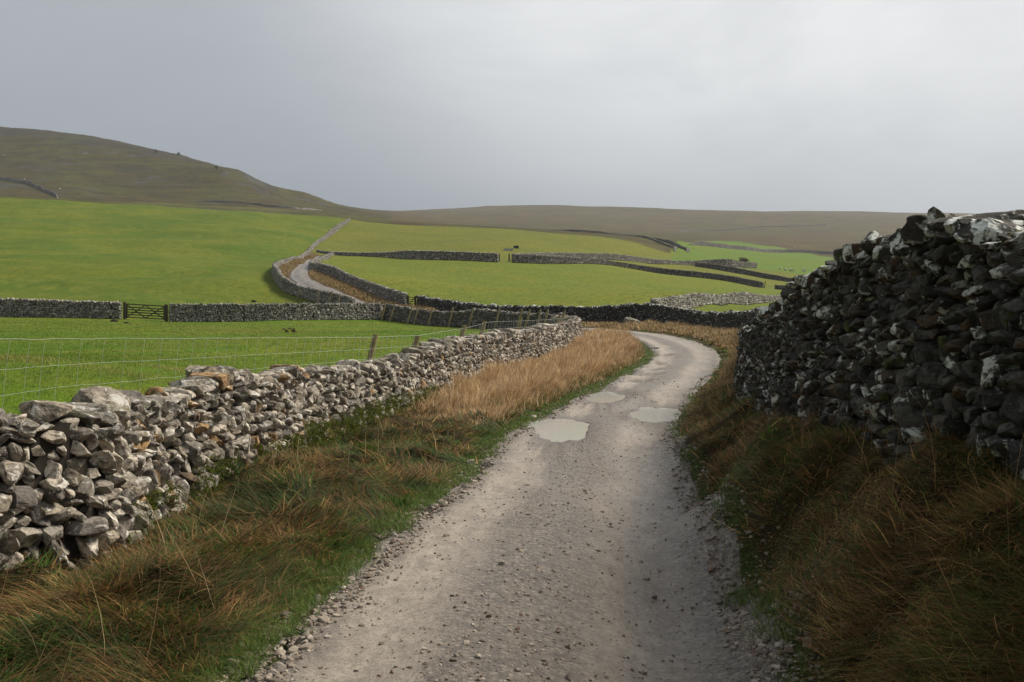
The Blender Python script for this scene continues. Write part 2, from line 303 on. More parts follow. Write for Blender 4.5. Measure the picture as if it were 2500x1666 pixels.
def mat_road():
    m, nt, b = nodes('wet_limestone_gravel', .5, .5); N = NT(nt); o = N.tc.outputs['Object']
    uvx = N.n('ShaderNodeSeparateXYZ'); N.lk(N.tc.outputs['UV'], uvx.inputs[0]); u = uvx.outputs['X']; s = uvx.outputs['Y']
    wob = N.noise(.9, 3, .6, scale3=(1, .25, 1)); uu = N.math('ADD', u, N.math('MULTIPLY', N.math('SUBTRACT', wob, .5), .55))
    # wheel tracks at -0.62 and +0.5, loose stone between and at the edges
    def band(c, w): return N.ramp(N.math('ABSOLUTE', N.math('SUBTRACT', uu, c)), w, w*.25)
    tr = N.math('MAXIMUM', band(.60, .34), N.math('MULTIPLY', band(-.50, .42), .8))
    pt = N.noise(1.6, 5, .7, scale3=(1, .22, 1)); tr = N.math('MULTIPLY', tr, N.ramp(pt, .25, .55, .35, 1))
    edge = N.ramp(N.math('ABSOLUTE', uu), .80, 1.02)
    g1 = N.vor(24, out='Color'); d1 = N.vor(24); g2 = N.vor(62, out='Color'); d2 = N.vor(62); fn = N.noise(34, 6, .85); md = N.noise(9, 5, .75, scale3=(1, .5, 1))
    s1 = N.n('ShaderNodeSeparateColor'); N.lk(g1, s1.inputs[0]); s2 = N.n('ShaderNodeSeparateColor'); N.lk(g2, s2.inputs[0])
    peb = N.mix(N.ramp(s1.outputs[0], 0, 1), (.04, .033, .027), (.285, .242, .192)); peb2 = N.mix(s2.outputs[0], (.05, .04, .031), (.28, .232, .18))
    grav = N.mix(.5, peb, peb2); grav = N.mix(N.ramp(d1, .3, .55, 0, .5), grav, (.07, .058, .048))
    fineC = N.mix(N.ramp(md, .3, .7), (.22, .187, .148), (.43, .367, .295)); fineC = N.mix(N.ramp(fn, .35, .55, .75, 0), fineC, (.13, .10, .08))
    c = N.mix(N.math('MULTIPLY', tr, .85), grav, fineC); c = N.mix(N.math('MULTIPLY', edge, .6), c, peb)
    dk = N.noise(22, 4, .9); c = N.mix(N.ramp(dk, .60, .68, 0, .8), c, (.055, .042, .033)); far_ = N.ramp(s, 95, 120); c = N.mix(N.math('MULTIPLY', far_, .85), c, N.mix(N.ramp(md, .3, .7), (.11, .098, .085), (.165, .148, .13)))
    mz = N.noise(1.1, 4, .7, scale3=(1, .25, 1)); c = N.mix(N.ramp(mz, .45, .7, 0, .35), c, (.15, .125, .10))
    dmp = N.attr().outputs['Color']; c = N.mix(N.math('MULTIPLY', dmp, .72), c, (.075, .06, .048)); N.lk(c, b.inputs['Base Color'])
    wet = N.noise(1.4, 4, .65, scale3=(1, .2, 1)); N.lk(N.ramp(wet, .35, .65, .40, .62), b.inputs['Roughness'])
    h = N.math('ADD', N.math('MULTIPLY', N.math('MULTIPLY', N.math('SUBTRACT', 1, d1), N.ramp(N.noise(11, 3, .7), .42, .60)), N.math('SUBTRACT', 1.05, tr)), N.math('MULTIPLY', fn, .9)); h = N.math('ADD', h, N.math('MULTIPLY', md, .8))
    N.bump(h, 1., .018, b); return m
def mat_stone(name, lichen=.5, lo=.58, hi=.66, dark=(.03, .026, .022), lc=(.55, .55, .50), lsc=7., big=0, moss=.0, bumpd=.02, fsc=1., darkf=.7, gate=None):
    m, nt, b = nodes(name, .25, .9); N = NT(nt); a = N.attr(); al = a.outputs['Alpha']
    off = N.n('ShaderNodeVectorMath', operation='ADD'); cm = N.n('ShaderNodeCombineXYZ'); N.lk(N.math('MULTIPLY', al, 37.), cm.inputs[0]); N.lk(N.math('MULTIPLY', al, 91.), cm.inputs[1])
    N.lk(N.tc.outputs['Object'], off.inputs[0]); N.lk(cm.outputs[0], off.inputs[1]); v = off.outputs[0]
    n1 = N.noise(9*fsc, 6, .72, v); n2 = N.noise(34*fsc, 5, .75, v); n3 = N.noise(lsc, 5, .65, v, dist=.8); n4 = N.noise(lsc*3, 4, .7, v)
    c = N.mix(N.ramp(n1, .42, .62, 0, darkf), a.outputs['Color'], dark); c = N.mix(N.ramp(n2, .3, .5, .5, 0), c, dark)
    c = N.mix(N.ramp(n2, .58, .75, 0, .3), c, (.5, .47, .42))
    l = N.math('MULTIPLY', N.ramp(n3, lo, hi), N.ramp(n4, .38, .5)); cb = c; c = N.mix(N.math('MULTIPLY', l, lichen), c, lc)
    if gate: l = N.math('MULTIPLY', l, N.ramp(al, gate-.02, gate+.02, .12, 1)); c = N.mix(N.math('MULTIPLY', l, lichen), cb, lc)
    if moss:
        n5 = N.noise(4, 4, .6, v); c = N.mix(N.ramp(n5, .6, .68, 0, moss), c, (.05, .065, .008))
    N.lk(c, b.inputs['Base Color']); h = N.math('ADD', n1, N.math('MULTIPLY', n2, .4)); N.bump(h, .9, bumpd, b); return m
def mat_blade(name, tr=.35):
    m, nt, b = nodes(name, .25, .7); N = NT(nt); a = N.attr(); N.lk(a.outputs['Color'], b.inputs['Base Color'])
    t = N.n('ShaderNodeBsdfTranslucent'); N.lk(a.outputs['Color'], t.inputs['Color']); x = N.n('ShaderNodeMixShader'); x.inputs[0].default_value = tr
    out = nt.nodes['Material Output']; N.lk(b.outputs[0], x.inputs[1]); N.lk(t.outputs[0], x.inputs[2]); N.lk(x.outputs[0], out.inputs['Surface']); return m
def mat_wood(name, c1, c2, moss=(.07, .08, .02)):
    m, nt, b = nodes(name, .3, .8); N = NT(nt); g = N.noise(6, 5, .7, scale3=(8, 8, .6)); s = N.noise(3, 4, .6)
    c = N.mix(g, c1, c2); c = N.mix(N.ramp(s, .5, .65, 0, .6), c, moss); N.lk(c, b.inputs['Base Color']); N.bump(g, .6, .01, b); return m
def mat_plain(name, c, rough=.6, spec=.4, metal=0., var=.3):
    m, nt, b = nodes(name, spec, rough); N = NT(nt); g = N.noise(12, 4, .7); d = tuple(v*(1-var) for v in c)
    N.lk(N.mix(N.ramp(g, .35, .65), d, c), b.inputs['Base Color']); b.inputs['Metallic'].default_value = metal; return m
def mat_water():
    m, nt, b = nodes('muddy_sky_tinted_water', .3, .10); N = NT(nt); b.inputs['IOR'].default_value = 1.33
    g = N.noise(3, 4, .6); N.lk(N.mix(g, (.38, .378, .37), (.46, .457, .45)), b.inputs['Base Color']); w = N.noise(14, 2, .5); N.bump(w, .03, .004, b); return m  # muddy water; pale silver base also puts the reflected sky into its colour
M_PAST, M_MOOR, M_VERGE, M_ROAD, M_WATER = mat_pasture(), mat_moor(), mat_verge(), mat_road(), mat_water()
M_NEAR = mat_stone('weathered_limestone', .85, .55, .60, dark=(.055, .043, .032), lc=(.66, .63, .57), lsc=6, bumpd=.03, moss=.5, darkf=.85)
M_DARK = mat_stone('shaded_lichened_stone', 1., .48, .58, dark=(.014, .012, .010), lc=(.50, .51, .46), lsc=6.5, moss=.75, darkf=.8, bumpd=.025, gate=.68)  # real lichen over stone whose dark tone carries the wall's shade
M_DARKC = mat_stone('lichened_cap_stone', 1., .50, .56, dark=(.02, .018, .014), lc=(.62, .64, .60), lsc=3.5, moss=.75, darkf=.7, bumpd=.025)
M_FAR = mat_stone('field_wall_stone', .5, .52, .66, dark=(.04, .037, .033), lc=(.42, .41, .38), lsc=3.5, fsc=.5, bumpd=.03, darkf=.5)
M_CORE = mat_plain('wall_core_shadow_rubble', (.035, .03, .025), 1, .05)  # near-black rubble; shade in the stone gaps is put into its colour
M_BLADE = mat_blade('grass_blades'); M_POST = mat_wood('weathered_post_wood', (.17, .13, .065), (.36, .29, .16), (.13, .14, .04))
M_GATE = mat_wood('dark_gate_timber', (.035, .026, .015), (.085, .06, .035), (.05, .05, .02)); M_RUST = mat_wood('reddish_gate_timber', (.16, .075, .035), (.30, .17, .09), (.2, .12, .07))
M_WIRE = mat_plain('galvanised_wire', (.55, .56, .55), .45, .5, .2, .15); M_WOOL = mat_plain('sheep_wool', (.62, .58, .50), 1, .1); M_FACE = mat_plain('sheep_face', (.12, .10, .09), .9, .1)
M_TROUGH = mat_plain('pale_stone_trough', (.42, .42, .38), .9, .2); M_BOX = mat_plain('dark_trough_box', (.04, .04, .038), .8, .2); M_CLOD = mat_plain('dark_earth', (.035, .03, .022), 1, .1); M_TWIG = mat_plain('dead_twig_bark', (.07, .05, .035), .9, .2)

# ------------------------------------------------------------------ ground sheet, one polar grid split along the field edges
def smooth_steps(edges):
    out = []
    for a, b, st in edges: out.append(np.arange(a, b, st))
    return np.concatenate(out)
th = np.radians(smooth_steps([(-180, -60, 3.), (-60, -34, .6), (-34, 34, .085), (34, 60, .6), (60, 180.01, 3.)]))
lr = smooth_steps([(math.log(1.0), math.log(80), .018), (math.log(80), math.log(1300), .0105), (math.log(1300), math.log(2750), .018)])
TH, LR = np.meshgrid(th, lr, indexing='ij'); R_ = np.exp(LR); gx = (R_*np.sin(TH)).ravel(); gy = (R_*np.cos(TH)).ravel()
gz = terr(gx, gy); print('terrain', len(gx), time.time()-T0)
gpx = np.where(gy > 1, gx/np.maximum(gy, 1)*F+CX, np.sign(gx)*5000); gr = np.hypot(gx, gy)
inl = inpoly(gx, gy, lanepoly); inf = inpoly(gx, gy, fieldpoly)
col = np.tile(np.array([.118, .195, .010, 1.]), (len(gx), 1))
def setc(mask, c, a=1.): col[mask] = (*c, a)
setc(inf, (.080, .155, .009))
lpx = np.interp(gy, [70, 92, 102, 106, 110, 117, 122, 132, 145, 160, 190, 215, 235, 265, 300, 335, 345], [600, 884, 811, 775, 734, 684, 654, 638, 630, 644, 684, 704, 719, 744, 774, 804, 815])
left_up = (~inf) & (~inl) & (gpx < lpx) & (gr > 78); setc(left_up, (.076, .118, .012))
mid = (~inl) & (~inf) & (gpx > lpx) & (gr > 78); setc(mid, (.128, .16, .018))
wl = np.interp(gpx, [r[0] for r in WALL_CROSS]+[r[0] for r in WALL_LOWER[1:]], [r[3] for r in WALL_CROSS]+[r[3] for r in WALL_LOWER[1:]])
upf = mid & (gr > wl) & (gpx > lpx); setc(upf, (.135, .14, .026))
ms = moor_start(gpx)*(1+.03*fbm(gx/30, gy/30, 5, 3)); ismoor = gr > ms
hillm = ismoor & (gpx < 900); setc(hillm, (.062, .050, .014), 1.); setc(ismoor & ~hillm, (.108, .075, .032), .0)
sil = np.interp(gpx, [-900,0,150,300,430,545,600,640,690,770,870], [262,296,313,336,364,391,429,436,448,476,498]); gpy = CY+F*(EYE-gz)/np.maximum(gy, 1)
crag = hillm & (gpx < 640) & (gr > 640) & (gpy < sil+14+12*fbm(gpx/60, gpy*0, 3, 3)); setc(crag, (.045, .042, .036), 1.)
lowh = hillm & (gr < 620); setc(lowh, (.095, .10, .018), 1.)
vall = (~ismoor) & (gpx > 1545) & (gr > 300); setc(vall, (.085, .17, .022))
setc(inl, (.075, .055, .02)); dr_ = np.full(len(gx), 99.); mm = inl & (gr < 110); dr_[mm] = near_line(gx[mm], gy[mm], road_c)[0]; dr_ = np.where(dr_ < 0, -dr_*1.22, dr_); setc(inl & (dr_ < 1.95+.12*fbm(gx/.5, gy/.5, 4, 2)), (.06, .095, .014)); setc(inl & (gr > 105), (.16, .105, .04))
nth, nr_ = TH.shape; I0 = np.arange(nth-1)[:, None]*nr_+np.arange(nr_-1)[None]; Qd = np.stack([I0, I0+nr_, I0+nr_+1, I0+1], -1).reshape(-1, 4)
fm = ismoor[Qd].sum(1) >= 2; fh = fm & (gpx[Qd].mean(1) < 900); fv = (~fm) & (inl[Qd].sum(1) >= 2)
def part_grid(name, sel, mat):
    q = Qd[sel]; u, inv = np.unique(q, return_inverse=True); o = mk(name, np.column_stack([gx, gy, gz])[u], inv.reshape(-1, 4), mat, col=col[u], smooth=True); o['kind'] = 'structure'; return o
part_grid('ground', (~fm) & (~fv), M_PAST); part_grid('verge_ground', fv, M_VERGE); part_grid('hill', fh, M_MOOR); part_grid('moor', fm & ~fh, M_MOOR)

# ------------------------------------------------------------------ track
sd = [(-5., .12)]
rc = catmull(rp[:, :2], .08); keep = [0]; 
cum = np.concatenate([[0], np.cumsum(np.hypot(*np.diff(rc, axis=0).T))]); s = 0; ss = []
while s < cum[-1]-.2:
    ss.append(s); p = np.array([np.interp(s, cum, rc[:, 0]), np.interp(s, cum, rc[:, 1])]); s += max(.035, .0085*np.hypot(*p)) if p[1] > 1.5 else .2
ss = np.array(ss); rx = np.interp(ss, cum, rc[:, 0]); ry = np.interp(ss, cum, rc[:, 1])
tx, ty = np.gradient(rx, ss), np.gradient(ry, ss)
k = np.ones(9)/9; tl = np.hypot(tx, ty); tx /= tl; ty /= tl
us = np.linspace(-1.12, 1.12, 75); hw = road_half(ss)*(1-.24*sm(88, 105, ss))
X = rx[:, None]-ty[:, None]*us[None]*hw[:, None]; Y = ry[:, None]+tx[:, None]*us[None]*hw[:, None]
def road_z(x, y, u):
    z = base_h(x, y)+.01
    z = z-.03*np.exp(-((u-.60)/.18)**2)-.025*np.exp(-((u+.50)/.22)**2)+.01*np.exp(-(u/.3)**2)
    z = z-.13*sm(.94, 1.12, np.abs(u))+.003*fbm(x/.8, y/.8, 71, 3)+.006*fbm(x/.09, y/.09, 72, 3)*sm(70, 25, np.hypot(x, y))
    for P in PUD:
        rho = pud_rho(x, y, P); z = np.where(rho < 1.7, z*sm(1.05, 1.7, rho)+(P[4]+.009+.008*fbm(x/.12, y/.2, 73, 2))*(1-sm(1.05, 1.7, rho)), z); z = np.where(rho < 1.05, P[4]+.012-.07*(1-sm(.72, 1.05, rho))+.006*fbm(x/.09, y/.09, 72, 3), z)
    return z
U = np.broadcast_to(us[None], X.shape).ravel()
RZ = road_z(X.ravel(), Y.ravel(), U); n1, n2 = X.shape; I0 = np.arange(n1-1)[:, None]*n2+np.arange(n2-1)[None]
Q = np.stack([I0, I0+n2, I0+n2+1, I0+1], -1).reshape(-1, 4)[:, ::-1]
dm = np.zeros(len(RZ))
for P in PUD: dm = np.maximum(dm, 1-sm(1.05, 1.55, pud_rho(X.ravel(), Y.ravel(), P)+.12*fbm(X.ravel()/.2, Y.ravel()/.3, 6, 3)))
tag(mk('road', np.column_stack([X.ravel(), Y.ravel(), RZ]), Q, M_ROAD, col=np.repeat(dm[:, None], 3, 1), uv=np.column_stack([U, np.repeat(ss, n2)]), smooth=True), kind='structure')
for P in PUD:
    rr = np.linspace(0, 1.0, 14)[1:]; aa = np.arange(72)*2*np.pi/72; cx, cy, a, b, zl = P
    w = 1+.22*vnoise(np.cos(aa)*1.6+cx*3, np.sin(aa)*1.6+cy, 3)+.11*vnoise(np.cos(aa)*4+cx*3, np.sin(aa)*4, 4)+.05*vnoise(np.cos(aa)*13, np.sin(aa)*13+cx, 5)
    dy = b*rr[:, None]*(w*np.sin(aa))[None]; dx = a*rr[:, None]*(w*np.cos(aa))[None]+dy*cx/cy
    V = np.vstack([[[cx, cy, zl]], np.column_stack([(cx+dx).ravel(), (cy+dy).ravel(), np.full(dx.size, zl)])]); i = 1+np.arange(12)[:, None]*72; j = np.arange(72)[None]; j2 = (j+1) % 72
    Qp = np.stack([i+j, i+72+j, i+72+j2, i+j2], -1).reshape(-1, 4); T = np.stack([np.zeros(72, int), 1+np.arange(72), 1+(np.arange(72)+1) % 72], -1)
    tag(mk('puddle', V, [Qp, T], M_WATER, smooth=True), kind='structure')
print('road', time.time()-T0)

# ------------------------------------------------------------------ rocks
def ico(n):
    t = (1+5**.5)/2; v = [(-1,t,0),(1,t,0),(-1,-t,0),(1,-t,0),(0,-1,t),(0,1,t),(0,-1,-t),(0,1,-t),(t,0,-1),(t,0,1),(-t,0,-1),(-t,0,1)]
    f = [(0,11,5),(0,5,1),(0,1,7),(0,7,10),(0,10,11),(1,5,9),(5,11,4),(11,10,2),(10,7,6),(7,1,8),(3,9,4),(3,4,2),(3,2,6),(3,6,8),(3,8,9),(4,9,5),(2,4,11),(6,2,10),(8,6,7),(9,8,1)]
    v = [np.array(p)/np.linalg.norm(p) for p in v]
    for _ in range(n):
        c = {}; g = []
        def md(a, b):
            k = (min(a, b), max(a, b))
            if k not in c: p = v[a]+v[b]; v.append(p/np.linalg.norm(p)); c[k] = len(v)-1
            return c[k]
        for a, b, d in f: x, y, z = md(a, b), md(b, d), md(d, a); g += [(a,x,z),(b,y,x),(d,z,y),(x,y,z)]
        f = g
    return np.array(v), np.array(f)
ICO = [ico(i) for i in range(4)]
def n3(p, s, seed): return (vnoise(p[:, 0]*s+p[:, 2]*s*.7, p[:, 1]*s-p[:, 2]*s*.5, seed)+vnoise(p[:, 1]*s+5, p[:, 2]*s-p[:, 0]*s*.4, seed+9))/2
def rock(lod, seed, box=.5):
    r = np.random.default_rng(seed); v, f = ICO[lod]; p = np.sign(v)*np.abs(v)**box; p /= np.max(np.abs(p), 0)
    p *= .95
    for _ in range(r.integers(10, 17)):
        n = r.normal(size=3); n /= np.linalg.norm(n); c = r.uniform(.55, .98); d = p@n-c; p = p-np.maximum(d, 0)[:, None]*n
    p += v*(.05*n3(p+seed, 1.6, seed)+(.05*n3(p, 4.5, seed+3) if lod > 1 else 0)+(.025*n3(p, 11, seed+5) if lod > 2 else 0))[:, None]
    return p/np.max(np.abs(p), 0)
LIB = {l: np.array([rock(l, 100*l+i) for i in range(22)]) for l in (0, 1, 2, 3)}
def rotm(ax, ay, az):
    cx, sx, cy, sy, cz, sz = np.cos(ax), np.sin(ax), np.cos(ay), np.sin(ay), np.cos(az), np.sin(az); z = 0*cx; o = z+1
    Rx = np.stack([o, z, z, z, cx, -sx, z, sx, cx], -1).reshape(-1, 3, 3); Ry = np.stack([cy, z, sy, z, o, z, -sy, z, cy], -1).reshape(-1, 3, 3); Rz = np.stack([cz, -sz, z, sz, cz, z, z, z, o], -1).reshape(-1, 3, 3)
    return Rz@Ry@Rx
class Rocks:
    def __init__(s): s.V = []; s.Fc = []; s.C = []; s.n = 0
    def add(s, lod, pos, size, frame, rot, colr):
        """pos (n,3) size (n,3 half sizes along frame axes) frame (n,3,3) columns, rot (n,3,3) local jitter"""
        n = len(pos)
        if not n: return
        lib = LIB[lod]; k = rng.integers(0, len(lib), n); P = lib[k]*np.where(rng.random((n, 1, 3)) < .5, -1, 1)
        P = np.einsum('nij,nvj->nvi', rot, P*size[:, None]); P = np.einsum('nij,nvj->nvi', frame, P)+pos[:, None]
        m = P.shape[1]; f = ICO[lod][1]; s.V.append(P.reshape(-1, 3)); s.Fc.append((f[None]+(np.arange(n)*m)[:, None, None]).reshape(-1, 3)+s.n); s.n += n*m
        s.C.append(np.repeat(colr, m, 0))
    def build(s, name, mat, parent, smooth=False):
        if not s.V: return None
        return mk(name, np.concatenate(s.V), np.concatenate(s.Fc), mat, parent, col=np.concatenate(s.C), smooth=smooth)
PAL_NEAR = 1.15*np.array([(.38,.335,.27),(.29,.26,.215),(.21,.19,.165),(.45,.40,.33),(.26,.225,.17),(.15,.135,.12),(.30,.19,.09),(.18,.12,.08)]); PW_NEAR = [.2,.2,.17,.15,.12,.1,.04,.02]  # palette raised: sun-struck highlights of the left wall put into stone colour
PAL_DARK = .75*np.array([(.065,.058,.05),(.045,.042,.038),(.08,.06,.04),(.11,.10,.09),(.055,.052,.038),(.10,.065,.035)]); PW_DARK = [.27,.27,.16,.14,.1,.06]  # right wall's shade is put into these dark stone colours
PAL_FAR = np.array([(.24,.225,.20),(.18,.17,.155),(.30,.28,.25),(.13,.122,.11),(.22,.20,.16)]); PW_FAR = [.25,.25,.2,.18,.12]
def wall(name, L, label, mat, pal, pw, ssize=(.2, .13), thick=(.40, .24), sides=(1, -1), coping='boulder', prng=None, hscale=1., closed_ends=True, cat='stone wall', group='dry stone walls across the dale', jag=.0, cop_h=(.1, .2), huge=0., shift=0., drop=0., ang=.16, copmat=None, under=0.):
    P3 = wpath(L, .1 if L[0][3] < 30 else .25); T0_ = np.gradient(P3[:, :2], axis=0); T0_ /= np.hypot(*T0_.T)[:, None]; P3[:, :2] += np.column_stack([-T0_[:, 1], T0_[:, 0]])*shift; P3[:, 2] -= drop; s_ = np.concatenate([[0], np.cumsum(np.hypot(*np.diff(P3[:, :2], axis=0).T))]); Ltot = s_[-1]
    zg = terr(P3[:, 0], P3[:, 1], False); 
    kk = max(3, int(.8/(s_[1]-s_[0]))); zg = np.convolve(np.pad(zg, kk, mode='edge'), np.ones(2*kk+1)/(2*kk+1), 'valid')
    H = np.clip((P3[:, 2]-zg)*hscale, .55, 2.4)+jag*fbm(s_/.9, s_*0, 15, 3)+.03*fbm(s_/.4, s_*0, 16, 2)
    dist = np.hypot(P3[:, 0], P3[:, 1]); T = np.gradient(P3[:, :2], axis=0); T /= np.hypot(T[:, 0], T[:, 1])[:, None]
    ip = lambda s, a: np.interp(s, s_, a)
    root = empty(name, (P3[len(P3)//2, 0], P3[len(P3)//2, 1], zg[len(P3)//2]), label, cat, group)
    body = Rocks(); cop = Rocks(); lc = np.zeros(0)
    def frames(s):
        tx, ty = ip(s, T[:, 0]), ip(s, T[:, 1]); l = np.hypot(tx, ty); tx /= l; ty /= l; z = 0*tx
        return tx, ty, np.stack([tx, ty, z, z, z, z+1, ty, -tx, z], -1).reshape(-1, 3, 3).transpose(0, 2, 1)   # columns: tangent, up, right-hand normal
    def lods(d): return np.where(d < 13, 3, np.where(d < 34, 2, np.where(d < 120, 1, 0)))
    def colours(n, v=None):
        c = pal[rng.choice(len(pal), n, p=pw)]*rng.uniform(.75, 1.25, (n, 1)); return np.column_stack([np.clip(c, 0, 1), rng.random(n)])
    # size grows slowly with distance so that the farthest walls stay affordable
    def put(R, s, v, hw_, hh, hd, off, sg, ang, d):
        tx, ty, fr = frames(s); x = ip(s, P3[:, 0])+ty*off*sg; y = ip(s, P3[:, 1])-tx*off*sg; z = ip(s, zg)+v
        n = len(s); rot = rotm(rng.normal(0, ang*.6, n), rng.normal(0, ang*.6, n), rng.normal(0, ang, n)); c = colours(n); lo = lods(d); sz = np.column_stack([hw_, hh, hd])
        for l in (0, 1, 2, 3):
            m = lo == l
            if m.any(): R.add(l, np.column_stack([x, y, z])[m], sz[m], fr[m], rot[m], c[m])
    segs = [(a, min(a+6, Ltot)) for a in np.arange(0, Ltot, 6)]
    for a, b in segs:
        d0 = ip((a+b)/2, dist); sc = 1.0 if d0 < 60 else min(1.9, 1+(d0-60)/110); hm = ip((a+b)/2, H); sw, sh = ssize[0]*sc, ssize[1]*sc
        nc = max(3, int(round(hm/sh))); bd = np.cumsum(rng.uniform(.7, 1.3, nc)*np.linspace(1.25, .85, nc)); bd = np.concatenate([[0], bd/bd[-1]]); nu = int(math.ceil(under/sh)); bd = np.concatenate([-np.arange(nu, 0, -1)*sh/hm, bd]); nc += nu
        for sg in sides:
            for j in range(nc):
                w = sw*np.exp(rng.normal(0, .38, int((b-a)/sw*1.6)+4)); e = np.cumsum(w); e = e[e < b-a+sw*.5]
                if len(e) < 2: continue
                w = np.diff(np.concatenate([[0], e])); s = a+e-w/2; ok = (s > .02) & (s < Ltot-.02); s = s[ok]; w = w[ok]; n = len(s)
                if n == 0: continue
                h = ip(s, H)*.97; wv = .5*sh*fbm(s/.7, s*0+j*.35, 33, 2); v0 = bd[j]*h+wv*(j > 0); v1 = bd[j+1]*h+.5*sh*fbm(s/.7, s*0+(j+1)*.35, 33, 2)*(j < nc-1)
                hh = np.maximum((v1-v0)/2, sh*.25)*rng.uniform(.85, 1.35, n); v = (v0+v1)/2; hd = rng.uniform(.10, .17, n)*max(1, sc*.8)
                bigm = rng.random(n) < .07+huge; hh = np.where(bigm, hh*1.45, hh); w = np.where(bigm, w*1.3, w)
                off = thick[0]+(thick[1]-thick[0])*np.maximum(v, -.1)/np.maximum(h, .3)-hd+rng.normal(0, .034 if mat is M_NEAR else .02, n)+bigm*.015
                put(body, s, v, w/2*1.04, hh*1.0, hd, off, sg, ang, ip(s, dist))
        # cap stones
        if coping == 'boulder': w = rng.uniform(.8, 2.1, int((b-a)/(sw*1.0))+3)*sw; e = np.cumsum(w)*.94
        else: w = rng.uniform(.55, 1.1, int((b-a)/(sw*.6))+6)*sw; e = np.cumsum(w)
        okc = e < b-a+.1; e = e[okc]; w = w[okc]; s = a+e-w/2; ok = (s > 0) & (s < Ltot); s = s[ok]; w = w[ok]; n = len(s)
        if n:
            hh = rng.uniform(*cop_h, n)*sc**.5*(1 if coping == 'boulder' else .9)
            if coping == 'boulder': hh = np.where(rng.random(n) < .18, hh*1.5, hh)
            put(cop, s, ip(s, H)+hh*.45-.05+rng.normal(0, .025, n), w/2*1.08, hh, np.full(n, thick[1]+.05)*rng.uniform(.75, 1.1, n), rng.normal(0, .03, n), 1, .14, ip(s, dist))
            if coping == 'boulder':      # wedges between the caps
                s2 = rng.uniform(a, b, n); put(cop, s2, ip(s2, H)-.0+rng.normal(0, .04, n), rng.uniform(.05, .11, n)*sc, rng.uniform(.04, .08, n)*sc, rng.uniform(.08, .14, n), rng.uniform(-.2, .2, n), 1, .4, ip(s2, dist))
    for e0 in (0.03, Ltot-.03):          # end faces
        hm = ip(e0, H); d0 = ip(e0, dist); sc = 1 if d0 < 60 else 1.5; n = int(2*hm/ssize[1]/sc)+3
        s = np.full(n, e0)+rng.normal(0, .02, n); v = np.linspace(.05, hm-.05, n); put(body, s, v, np.full(n, .12), np.full(n, ssize[1]*.6*sc), rng.uniform(.14, .26, n), rng.uniform(-.2, .2, n), 1, .15, np.full(n, d0))
    body.build('stonework', mat, root); cop.build('coping', copmat or mat, root)
    # hearting inside the two faces
    st = np.arange(0, len(P3), 3 if L[0][3] < 30 else 2); st = np.append(st, len(P3)-1) if st[-1] != len(P3)-1 else st
    c0 = P3[st, :2]; t0 = T[st]; nrm = np.column_stack([t0[:, 1], -t0[:, 0]]); V = []
    for off, zz in ((-(thick[0]-.14), -.3-under), (-(thick[1]-.10), 1), (thick[1]-.10, 1), (thick[0]-.14, -.3-under)):
        V.append(np.column_stack([c0+nrm*off, zg[st]+(H[st]-.04 if zz == 1 else zz)]))
    V = np.stack(V, 1).reshape(-1, 3); i = np.arange(len(st)-1)[:, None]*4; j = np.arange(3)[None]; Qc = np.stack([i+j, i+j+1, i+j+5, i+j+4], -1).reshape(-1, 4); e = (len(st)-1)*4
    Qc = np.vstack([Qc, [[0, 1, 2, 3], [e+3, e+2, e+1, e]]]); mk('hearting', V, Qc, M_CORE, root)
    return root
W_ = {}
wall('drystone_wall', WALL_LEFT[:21], 'pale sunlit limestone wall along the left of the track, curling back round the near field', M_NEAR, PAL_NEAR, PW_NEAR, (.15, .135), (.42, .27), jag=.07, cop_h=(.07, .14), shift=.30, drop=.16, under=.3, ang=.48, huge=.05)
wall('drystone_wall', WALL_LEFT[20:], 'dark wavy lane wall behind the near field, with slim posts standing along it', M_FAR, PAL_FAR*.75, PW_FAR, (.22, .14), coping='boulder', jag=.05, cop_h=(.06, .12))  # shaded return of the left wall; shade put into a darker palette
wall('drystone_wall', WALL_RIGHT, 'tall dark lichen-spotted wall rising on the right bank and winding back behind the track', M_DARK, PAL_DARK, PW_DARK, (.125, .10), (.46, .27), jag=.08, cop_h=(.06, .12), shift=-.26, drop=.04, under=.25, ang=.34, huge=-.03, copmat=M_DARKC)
wall('drystone_wall', WALL_BEND, 'wall from the small lane gate up to the sharp bend of the far lane', M_FAR, PAL_FAR*1.2, PW_FAR, (.19, .13), ang=.3, coping='upright', cop_h=(.08, .14))
wall('drystone_wall', WALL_LANE, 'wall hooking round the outside of the far lane and climbing the hillside', M_FAR, PAL_FAR*1.35, PW_FAR, (.19, .13), ang=.3, coping='upright', cop_h=(.08, .14))
wall('drystone_wall', WALL_FIELD_A, 'straight grey wall left of the wide timber field gate', M_FAR, PAL_FAR*1.35, PW_FAR, (.15, .105), coping='upright', cop_h=(.08, .13), ang=.35)
wall('drystone_wall', WALL_FIELD_B, 'straight grey wall right of the wide timber field gate', M_FAR, PAL_FAR*1.35, PW_FAR, (.15, .105), coping='upright', cop_h=(.08, .13), ang=.35)
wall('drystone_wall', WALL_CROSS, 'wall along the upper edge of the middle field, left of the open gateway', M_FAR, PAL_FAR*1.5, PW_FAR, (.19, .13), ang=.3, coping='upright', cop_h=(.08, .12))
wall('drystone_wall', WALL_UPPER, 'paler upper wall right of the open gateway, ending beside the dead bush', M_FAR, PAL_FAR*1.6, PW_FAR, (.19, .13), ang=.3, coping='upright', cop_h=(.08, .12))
wall('drystone_wall', WALL_LOWER, 'dark wall slanting down right from the open gateway to a gap with a thin post', M_FAR, PAL_FAR*.8, PW_FAR, (.19, .13), ang=.3, coping='upright', cop_h=(.08, .12))
